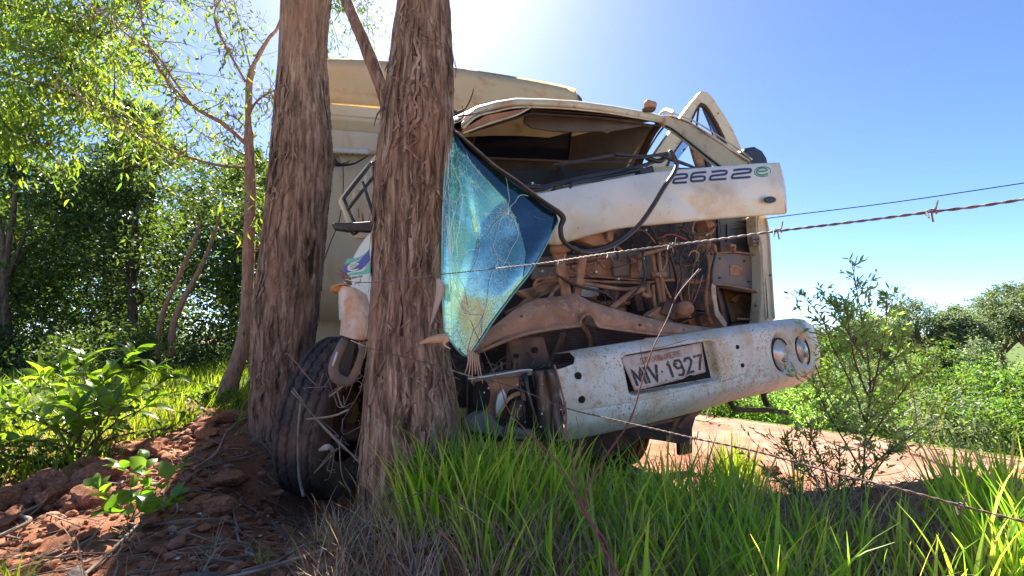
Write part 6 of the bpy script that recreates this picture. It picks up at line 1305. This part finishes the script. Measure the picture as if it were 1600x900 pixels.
# litter: straw, dead leaves, splinters, crumbs of glass
def scatter(n, rng, x0, x1, y0, y1, f=None):
    x = rng.uniform(x0, x1, n); y = rng.uniform(y0, y1, n)
    if f is not None: k = f(x, y, rng); x, y = x[k], y[k]
    return x, y, hg(x, y)
def off_road(x, y): return (.757*x+.653*y) < 3.9
rng = np.random.RandomState(71); x, y, z = scatter(9000, rng, -3.2, 3.0, .85, 4.2, lambda x, y, r: off_road(x, y) & (r.uniform(size=len(x)) < np.where(x > .2, .8, .55)))
n = len(x); d = rndv(rng, n); d[:, 2] = np.abs(d[:, 2])*.25+.03
tag(solo('straw_litter', leafgeo(np.stack([x, y, z+.004], -1), d, rndv(rng, n)*.3+[0, 0, 1], rng.uniform(.03, .13, n), rng.uniform(.0025, .006, n), seg=2, curl=.15), m_dry, None, None), kind='stuff')
x, y, z = scatter(3200, rng, -3.2, 3.2, .85, 4.2, lambda x, y, r: off_road(x, y)); n = len(x); d = rndv(rng, n); d[:, 2] *= .25
m_dl = leafmat('dead_leaf', [(.10, .055, .03), (.22, .13, .08), (.34, .24, .16), (.16, .07, .04)], .15, .7, (1.1, 1, .9))
tag(solo('leaf_litter', leafgeo(np.stack([x, y, z+.008], -1), d, rndv(rng, n)*.5+[0, 0, 1], rng.uniform(.02, .07, n), rng.uniform(.008, .02, n), seg=2, curl=.2, fold=.3), m_dl, None, None), kind='stuff')
ms = []
for i in range(420):
    x0, y0 = (rng.uniform(-2.6, -.3), rng.uniform(1.2, 3.4)) if i % 3 else (rng.uniform(-.3, 2.2), rng.uniform(1.0, 2.2)); a = rng.uniform(0, 6.28); l_ = rng.uniform(.08, .35); q = []
    for t_ in (-.5, -.15, .2, .5):
        xx, yy = x0+math.cos(a)*l_*t_+rng.normal()*.008, y0+math.sin(a)*l_*t_+rng.normal()*.008; q.append([xx, yy, float(hg(xx, yy))+.012+rng.uniform(0, .02)])
    r_ = rng.uniform(.0015, .005); ms.append(tube(q, [r_, r_, r_*.8, r_*.5], 5, 2))
vs, fs = join(*ms); tag(solo('twig_litter', (vs, fs), m_twig, None, None), kind='stuff')
ms = []
for i in range(60):
    x0 = -1.15+rng.normal()*.28; y0 = 2.25+rng.normal()*.28; sz = rng.uniform(.004, .012); v, f = rk[i % 10]; ms.append((v*sz*[1, 1, .4]+[x0, y0, float(hg(x0, y0))+.01], f))
tag(solo('glass_fragments', join(*ms), M('broken_glass', [(.35, .55, .50), (.6, .7, .66)], 30, rough=.15, bump=0), None, None), kind='stuff')

# ------------------------------------------------------------------ grass
def blades(pos, az, ln, wd, lean, seed=0, k=6):
    rng = np.random.RandomState(seed); n = len(pos); t = np.linspace(0, 1, k)[None, :]
    a0 = rng.uniform(.0, .25, n)+lean*.35; a1 = a0+rng.uniform(.2, 1.1, n)*(.4+lean); ang = a0[:, None]+(a1-a0)[:, None]*t**1.5
    ds = ln[:, None]/(k-1); h = np.concatenate([np.zeros((n, 1)), np.cumsum(np.sin(ang[:, :-1])*ds, 1)], 1); v = np.concatenate([np.zeros((n, 1)), np.cumsum(np.cos(ang[:, :-1])*ds, 1)], 1)
    dx, dy = np.cos(az)[:, None], np.sin(az)[:, None]
    c = np.stack([pos[:, 0:1]+dx*h, pos[:, 1:2]+dy*h, pos[:, 2:3]+v], -1)
    tw = az+math.pi/2+rng.normal(size=n)*.5; sd = np.stack([np.cos(tw), np.sin(tw), rng.normal(size=n)*.1], -1)[:, None, :]
    w_ = (wd[:, None]*np.sin(np.clip(t*.9+.12, 0, 1)**.55*math.pi)**.8*.5+.0003)[..., None]; up_ = w_*.35*np.array([0, 0, 1.])
    V = np.stack([c-sd*w_+up_, c, c+sd*w_+up_], 2).reshape(n, -1, 3); base = (np.arange(n)*k*3)[:, None, None]; i = np.arange(k-1)[:, None]*3
    q = np.concatenate([np.concatenate([i, i+1, i+4, i+3], 1), np.concatenate([i+1, i+2, i+5, i+4], 1)])[None]
    return V.reshape(-1, 3), (q+base).reshape(-1, 4)
def tufts(n, rng, fpos, nb, ln, wd, spread=.03):
    xy = np.array([fpos(rng) for _ in range(n)]); m_ = rng.randint(nb[0], nb[1], n); q = np.repeat(np.arange(n), m_); N = len(q); az = rng.uniform(0, 2*math.pi, N)
    r = np.abs(rng.normal(size=N))*spread; x = xy[q, 0]+np.cos(az)*r; y = xy[q, 1]+np.sin(az)*r; sc = rng.uniform(.65, 1.2, n)[q]
    L_ = rng.uniform(ln[0], ln[1], N)*sc; return np.stack([x, y, hg(x, y)-.005], -1), az, L_, rng.uniform(wd[0], wd[1], N)*(.6+.4*L_/ln[1])
rng = np.random.RandomState(81)
def pxpos(pts):  # list of (px, Y, spreadpx, spreadY, weight)
    ws_ = np.array([p_[4] for p_ in pts], float); ws_ /= ws_.sum()
    def f(r):
        p_ = pts[r.choice(len(pts), p=ws_)]; Y = p_[1]+r.uniform(-1, 1)*p_[3]; px = p_[0]+r.uniform(-1, 1)*p_[2]; return (px-800)/F*Y, Y
    return f
gp = tufts(370, rng, pxpos([(1280, 1.45, 130, .3, .7), (960, 1.85, 190, .25, 4), (950, 1.45, 200, .25, 4), (760, 1.55, 90, .12, 2.4), (690, 1.46, 60, .06, 2.2), (1190, 1.4, 120, .2, 1.0), (1080, 2.2, 80, .2, 1.2), (1050, 1.1, 160, .1, .8), (1250, 1.1, 120, .1, .4)]), (5, 13), (.06, .32), (.0035, .0105), .05)
tag(solo('grass', blades(*gp, lean=.5, seed=1, k=7), m_grass, None, None, smooth=True), kind='stuff')
gp = tufts(75, rng, pxpos([(960, 1.75, 200, .25, 4), (720, 1.5, 80, .1, 1.5), (1050, 1.3, 200, .15, 2)]), (4, 9), (.12, .36), (.010, .018), .04)
tag(solo('broad_grass', blades(*gp, lean=.4, seed=12, k=7), m_grass, None, None, smooth=True), kind='stuff')
gp = tufts(48, rng, pxpos([(1560, 1.25, 80, .15, 3), (1500, 1.8, 60, .2, 2), (1610, 1.5, 50, .2, 2), (1420, 1.1, 60, .1, .3)]), (9, 18), (.14, .34), (.007, .014))
tag(solo('tall_grass', blades(*gp, lean=.3, seed=2, k=7), m_grass, None, None, smooth=True), kind='stuff')
gp = tufts(60, rng, pxpos([(1140, 3.2, 18, .25, 2), (1110, 2.8, 25, .2, 1), (1180, 3.0, 60, .3, .5)]), (8, 16), (.12, .40), (.004, .009))
tag(solo('roadside_grass', blades(*gp, lean=.3, seed=3, k=6), m_grassy, None, None, smooth=True), kind='stuff')
gp = tufts(1500, rng, lambda r: (r.uniform(-7.5, -1.3), r.uniform(3.5, 8.5)), (6, 12), (.07, .26), (.005, .012))
kx = gp[0][:, 1] > 3.3+.0*gp[0][:, 0]; line = gp[0][:, 1]-(3.3+(-1.75-gp[0][:, 0])*-.35) > .15; gp = tuple(q[kx & line] for q in gp)
tag(solo('verge_grass', blades(*gp, lean=.5, seed=4, k=5), m_grassy, None, None, smooth=True), kind='stuff')
gp = tufts(260, rng, lambda r: (r.uniform(-4.6, -2.3), r.uniform(2.2, 3.8)), (6, 14), (.08, .28), (.004, .009)); kx = gp[0][:, 0] < -2.35+(gp[0][:, 1]-2.2)*.15; gp = tuple(q[kx] for q in gp)
tag(solo('verge_grass', blades(*gp, lean=.5, seed=5, k=5), m_grassy, None, None, smooth=True), kind='stuff')
gp = tufts(620, rng, pxpos([(900, 1.5, 400, .45, 8), (1300, 1.6, 250, .5, 3), (350, 1.7, 250, .3, .3)]), (6, 16), (.06, .22), (.002, .0045))
tag(solo('dry_grass', blades(*gp, lean=.8, seed=6, k=6), m_dry, None, None, smooth=True), kind='stuff')
gp = tufts(16, rng, pxpos([(40, 1.55, 40, .1, 2), (375, 3.1, 12, .1, 1.5), (480, 1.6, 60, .1, 1), (5, 1.5, 30, .1, 1)]), (5, 10), (.07, .18), (.004, .009))
tag(solo('bank_grass', blades(*gp, lean=.5, seed=7, k=6), m_grassy, None, None, smooth=True), kind='stuff')

# ------------------------------------------------------------------ leafy bush and weed on the left: every leaf an object
def bigleaf(ln, wd, tip=1.0, curl=.25, cup=.15, n=7):
    g = []
    for i in range(n):
        t = i/(n-1); w_ = wd*.5*math.sin(math.pi*t**(.8 if tip > .9 else .65))**.8+.0008; x_ = ln*t; z_ = -curl*ln*t*t+ .08*ln*math.sin(3*t)
        g.append([[x_, s*w_, z_+cup*abs(s)*w_*2*.5] for s in (-1, -.5, 0, .5, 1)])
    return grid(g)
def place(o, p, d, roll, sc, par=None):
    d = Vector(d).normalized(); up_ = Vector((0, 0, 1)); s_ = up_.cross(d); 
    if s_.length < .01: s_ = Vector((0, 1, 0))
    s_.normalize(); u_ = d.cross(s_); m_ = Matrix((d, s_, u_)).transposed() @ Matrix.Rotation(roll, 3, 'X')
    loc = Vector([float(q) for q in p])
    if par is not None: loc = loc-rootof(par).location; o.parent = par
    o.matrix_basis = Matrix.LocRotScale(loc, m_.to_quaternion(), Vector((sc, sc, sc)))
def leafy(name, label, cat, stems_, lm, mat, nl, ls, rng, r=.004, up=.25, maxl=280):
    t = thing(name, P(*stems_[0][0]), label, cat); mes = []
    for k, (v, f) in enumerate(lm):
        me = mesh('leaf', v, f, True); me.materials.append(mat[k % len(mat)]); mes.append(me)
    cnt = 0
    for s_ in stems_:
        c3 = [P(*q) for q in s_]; part('stem', tube(c3, np.linspace(r, r*.4, len(c3)), 6, 5), m_stem if rng.rand() < .3 else m_gstem, t, True); c = crom(c3, 12); n_ = len(c)
        for j in range(nl):
            tt = .3+.7*j/(nl-1); i = int(tt*(n_-1)); p = c[i]; tg = c[min(i+1, n_-1)]-c[max(i-1, 0)]; tg /= np.linalg.norm(tg)+1e-9
            for sd_ in (-1, 1):
                if cnt >= maxl: break
                a = rng.uniform(0, 6.28) if j % 2 else rng.uniform(-.4, .4)+(0 if sd_ > 0 else math.pi); d = np.array([math.cos(a), math.sin(a)*.8, up+rng.normal()*.25])*1.0+tg*.6
                if j == nl-1: d = tg+rng.normal(size=3)*.3
                o = bpy.data.objects.new('leaf', mes[rng.randint(len(mes))]); C.objects.link(o); place(o, p, d, rng.normal()*.5, ls*rng.uniform(.65, 1.15)*(1 if tt < .85 else .75), t); cnt += 1
    return t
m_gstem = M('green_stem', [(.10, .14, .04), (.16, .2, .06)], 20, rough=.5)
def bl(name, c, tr=.5, rough=.28):
    m, n_, out = mk(name); oi = n_.nodes.new('ShaderNodeObjectInfo'); col = ramp(n_, oi.outputs['Random'], [(0, c[0]), (.5, c[1]), (1, c[2])]); g = noise(n_, 40, (1, 6, 1), 3); col = mixc(n_, ramp(n_, g, [(.4, (0, 0, 0)), (.7, (.5, .5, .5))]), col, c[2])
    d = n_.nodes.new('ShaderNodeBsdfPrincipled'); d.inputs['Roughness'].default_value = rough; n_.links.new(col, d.inputs['Base Color']); t_ = n_.nodes.new('ShaderNodeBsdfTranslucent')
    mx = n_.nodes.new('ShaderNodeMix'); mx.data_type = 'RGBA'; mx.blend_type = 'MULTIPLY'; mx.inputs[0].default_value = 1; n_.links.new(col, mx.inputs[6]); mx.inputs[7].default_value = (2.4, 2.2, .5, 1); n_.links.new(mx.outputs[2], t_.inputs[0])
    x_ = n_.nodes.new('ShaderNodeMixShader'); x_.inputs[0].default_value = tr; n_.links.new(d.outputs[0], x_.inputs[1]); n_.links.new(t_.outputs[0], x_.inputs[2]); n_.links.new(x_.outputs[0], out.inputs[0]); return m
m_bl = bl('bush_leaf', [(.06, .13, .02), (.09, .18, .03), (.14, .22, .04)]); m_bl2 = bl('weed_leaf', [(.07, .17, .03), (.10, .22, .04), (.15, .26, .05)])
rng = np.random.RandomState(91)
lm = [bigleaf(1, .30, curl=.3), bigleaf(1, .36, curl=.15), bigleaf(1, .26, curl=.4)]
tipsb = [(20, 640, 2.7), (-30, 610, 3.0), (60, 585, 3.0), (95, 575, 2.8), (130, 560, 3.1), (165, 590, 2.7), (212, 548, 3.0), (245, 575, 2.8), (265, 590, 3.1), (-20, 680, 2.6), (60, 650, 2.5), (120, 640, 2.5), (180, 630, 2.6), (235, 628, 2.7), (200, 600, 3.2), (30, 600, 3.3), (150, 615, 2.9), (90, 620, 2.8)]
stm = [[(135+rng.uniform(-40, 40), 715, 2.85), (135*.6+tx*.4, 680*.5+ty*.5+10, 2.85*.5+tY*.5), (tx*.85+135*.15, ty+12, tY), (tx, ty, tY)] for tx, ty, tY in tipsb]
leafy('leafy_bush', 'large sunlit bush with long glossy green leaves at the left edge', 'bush', stm, lm, [m_bl], 8, .165, rng, .006)
lm2 = [bigleaf(1, .62, .8, curl=.2), bigleaf(1, .5, .8, curl=.1)]
stw = [[(200, 812, 2.05), (185, 790, 2.05), (160, 770, 2.0), (148, 758, 2.0)], [(200, 812, 2.05), (205, 780, 2.05), (200, 740, 2.1), (180, 725, 2.1)], [(205, 812, 2.05), (220, 775, 2.1), (228, 740, 2.1), (225, 718, 2.15)], [(205, 812, 2.05), (240, 780, 2.1), (268, 745, 2.15), (285, 722, 2.2)], [(205, 812, 2.05), (235, 800, 2.0), (262, 790, 2.0), (270, 780, 2.0)], [(200, 812, 2.05), (190, 800, 2.0), (175, 802, 1.95), (165, 795, 1.95)]]
shrub((140-800)/F*2.9, 2.9, .26, .7, 777, m_lf_mid, 'tangle of small green shoots at the foot of the large leafy bush', None, name='low_shoots', ls=.06, nlf=40, ncl=34, stems=10, asp=.35)
leafy('small_weed', 'low weed with broad bright leaves growing from the red clods', 'weed', stw, lm2, [m_bl2], 5, .09, rng, .003, .35)
for k, (px, py, Y, d, sc) in enumerate([(283, 722, 2.2, (1, .1, .15), .15), (268, 735, 2.15, (-.2, -.5, -.6), .12), (140, 790, 1.95, (-.2, -.6, .1), .12)]):
    pass
# rhythm of low shrubs and grass edge behind the bank
for i, (px, Y, h_, wd_) in enumerate([(335, 4.4, .18, .3), (30, 3.6, .3, .6)]):
    shrub((px-800)/F*Y, Y, h_, wd_, 700+i, m_lf_bush, 'low sunlit leafy plant on the grassy verge behind the red bank', 'sunlit plants on the verge', name='verge_plant', ls=.06, nlf=30, ncl=16, stems=7, asp=.35)

# ------------------------------------------------------------------ fine-leaved saplings at the right
def sapling(label, base, stems_, seed, ls=.042, per=60, r=.0055, mat=m_lf_fine):
    rng = np.random.RandomState(seed); t = thing('sapling', P(*base), label, 'sapling'); pos = []; dr = []
    for s_ in stems_:
        c3 = [P(*q) for q in s_]; part('stem', tube(c3, np.linspace(r, r*.3, len(c3)), 6, 6), m_stem, t, True); c = crom(c3, 14); n_ = len(c)
        for j in range(int(n_*.4)):
            i = rng.randint(n_//4, n_); p = c[i]; d = rndv(rng, 1)[0]*[1, 1, .4]+[0, 0, .7]; l_ = rng.uniform(.14, .42)*(1.2-i/n_); e = p+d*l_
            part_pts = [p, (p+e)/2+rng.normal(size=3)*.012, e]; twl.append(tube(part_pts, [.0018, .0013, .0008], 4, 2))
            nn_ = max(4, int(per*l_)); s2 = rng.uniform(.1, 1, nn_)[:, None]; pos.append(p+(e-p)*s2); q = rndv(rng, nn_)*.9+d*.9; dr.append(q)
        s2 = rng.randint(n_//2, n_, 40); pos.append(c[s2]); dr.append(rndv(rng, 40)+[0, 0, .8])
    part('twigs', join(*twl), m_stem, t, kind='stuff'); twl.clear(); pos = np.concatenate(pos); dr = np.concatenate(dr); n_ = len(pos)
    part('foliage', leafgeo(pos, dr, rndv(rng, n_), ls*rng.uniform(.6, 1.3, n_), ls*.25*rng.uniform(.8, 1.2, n_), seg=2, curl=.1), mat, t); return t
twl = []
sapling('tall feathery sapling with narrow leaves standing against the sky at the right', (1335, 800, 2.55),
    [[(1335, 805, 2.55), (1348, 750, 2.5), (1352, 680, 2.5), (1360, 600, 2.5), (1350, 520, 2.5), (1340, 460, 2.5), (1332, 415, 2.5)], [(1352, 660, 2.5), (1330, 600, 2.55), (1300, 540, 2.6), (1285, 500, 2.6), (1256, 462, 2.65)], [(1356, 640, 2.5), (1375, 560, 2.45), (1385, 500, 2.45), (1384, 460, 2.4)], [(1350, 560, 2.5), (1320, 510, 2.5), (1300, 465, 2.5)], [(1348, 740, 2.5), (1320, 690, 2.4), (1290, 640, 2.4), (1270, 590, 2.4)], [(1350, 700, 2.5), (1390, 640, 2.5), (1420, 600, 2.5), (1450, 570, 2.5)], [(1344, 770, 2.5), (1380, 720, 2.45), (1410, 690, 2.4)], [(1358, 600, 2.5), (1400, 555, 2.6), (1412, 520, 2.6)], [(1352, 680, 2.5), (1310, 650, 2.7), (1270, 560, 2.8), (1262, 520, 2.8)], [(1356, 620, 2.5), (1335, 560, 2.4), (1325, 500, 2.4), (1318, 470, 2.4)]], 1)
sapling('low dark feathery shrub spreading over the road edge below the tall sapling', (1300, 815, 2.0),
    [[(1300, 830, 2.0), (1280, 760, 2.05), (1245, 720, 2.1), (1225, 690, 2.1)], [(1300, 830, 2.0), (1290, 740, 2.05), (1270, 690, 2.1), (1265, 660, 2.1)], [(1300, 830, 2.0), (1250, 780, 2.0), (1215, 750, 2.05)], [(1305, 830, 2.0), (1330, 760, 2.0), (1370, 720, 2.0), (1400, 700, 2.0)], [(1300, 830, 2.0), (1310, 770, 2.0), (1312, 700, 2.0)]], 2, ls=.03)
sapling('feathery sapling behind the tall one, nearer the valley bushes', (1440, 740, 4.0),
    [[(1440, 730, 4.3), (1430, 640, 4.3), (1420, 580, 4.3), (1405, 545, 4.3)], [(1440, 730, 4.3), (1470, 650, 4.3), (1490, 600, 4.3)], [(1440, 730, 4.3), (1390, 650, 4.2), (1370, 590, 4.2)], [(1280, 690, 4.8), (1290, 600, 4.8), (1300, 560, 4.8)], [(1280, 690, 4.8), (1250, 620, 4.8), (1240, 590, 4.8)]], 3, mat=m_lf_valley, ls=.06)
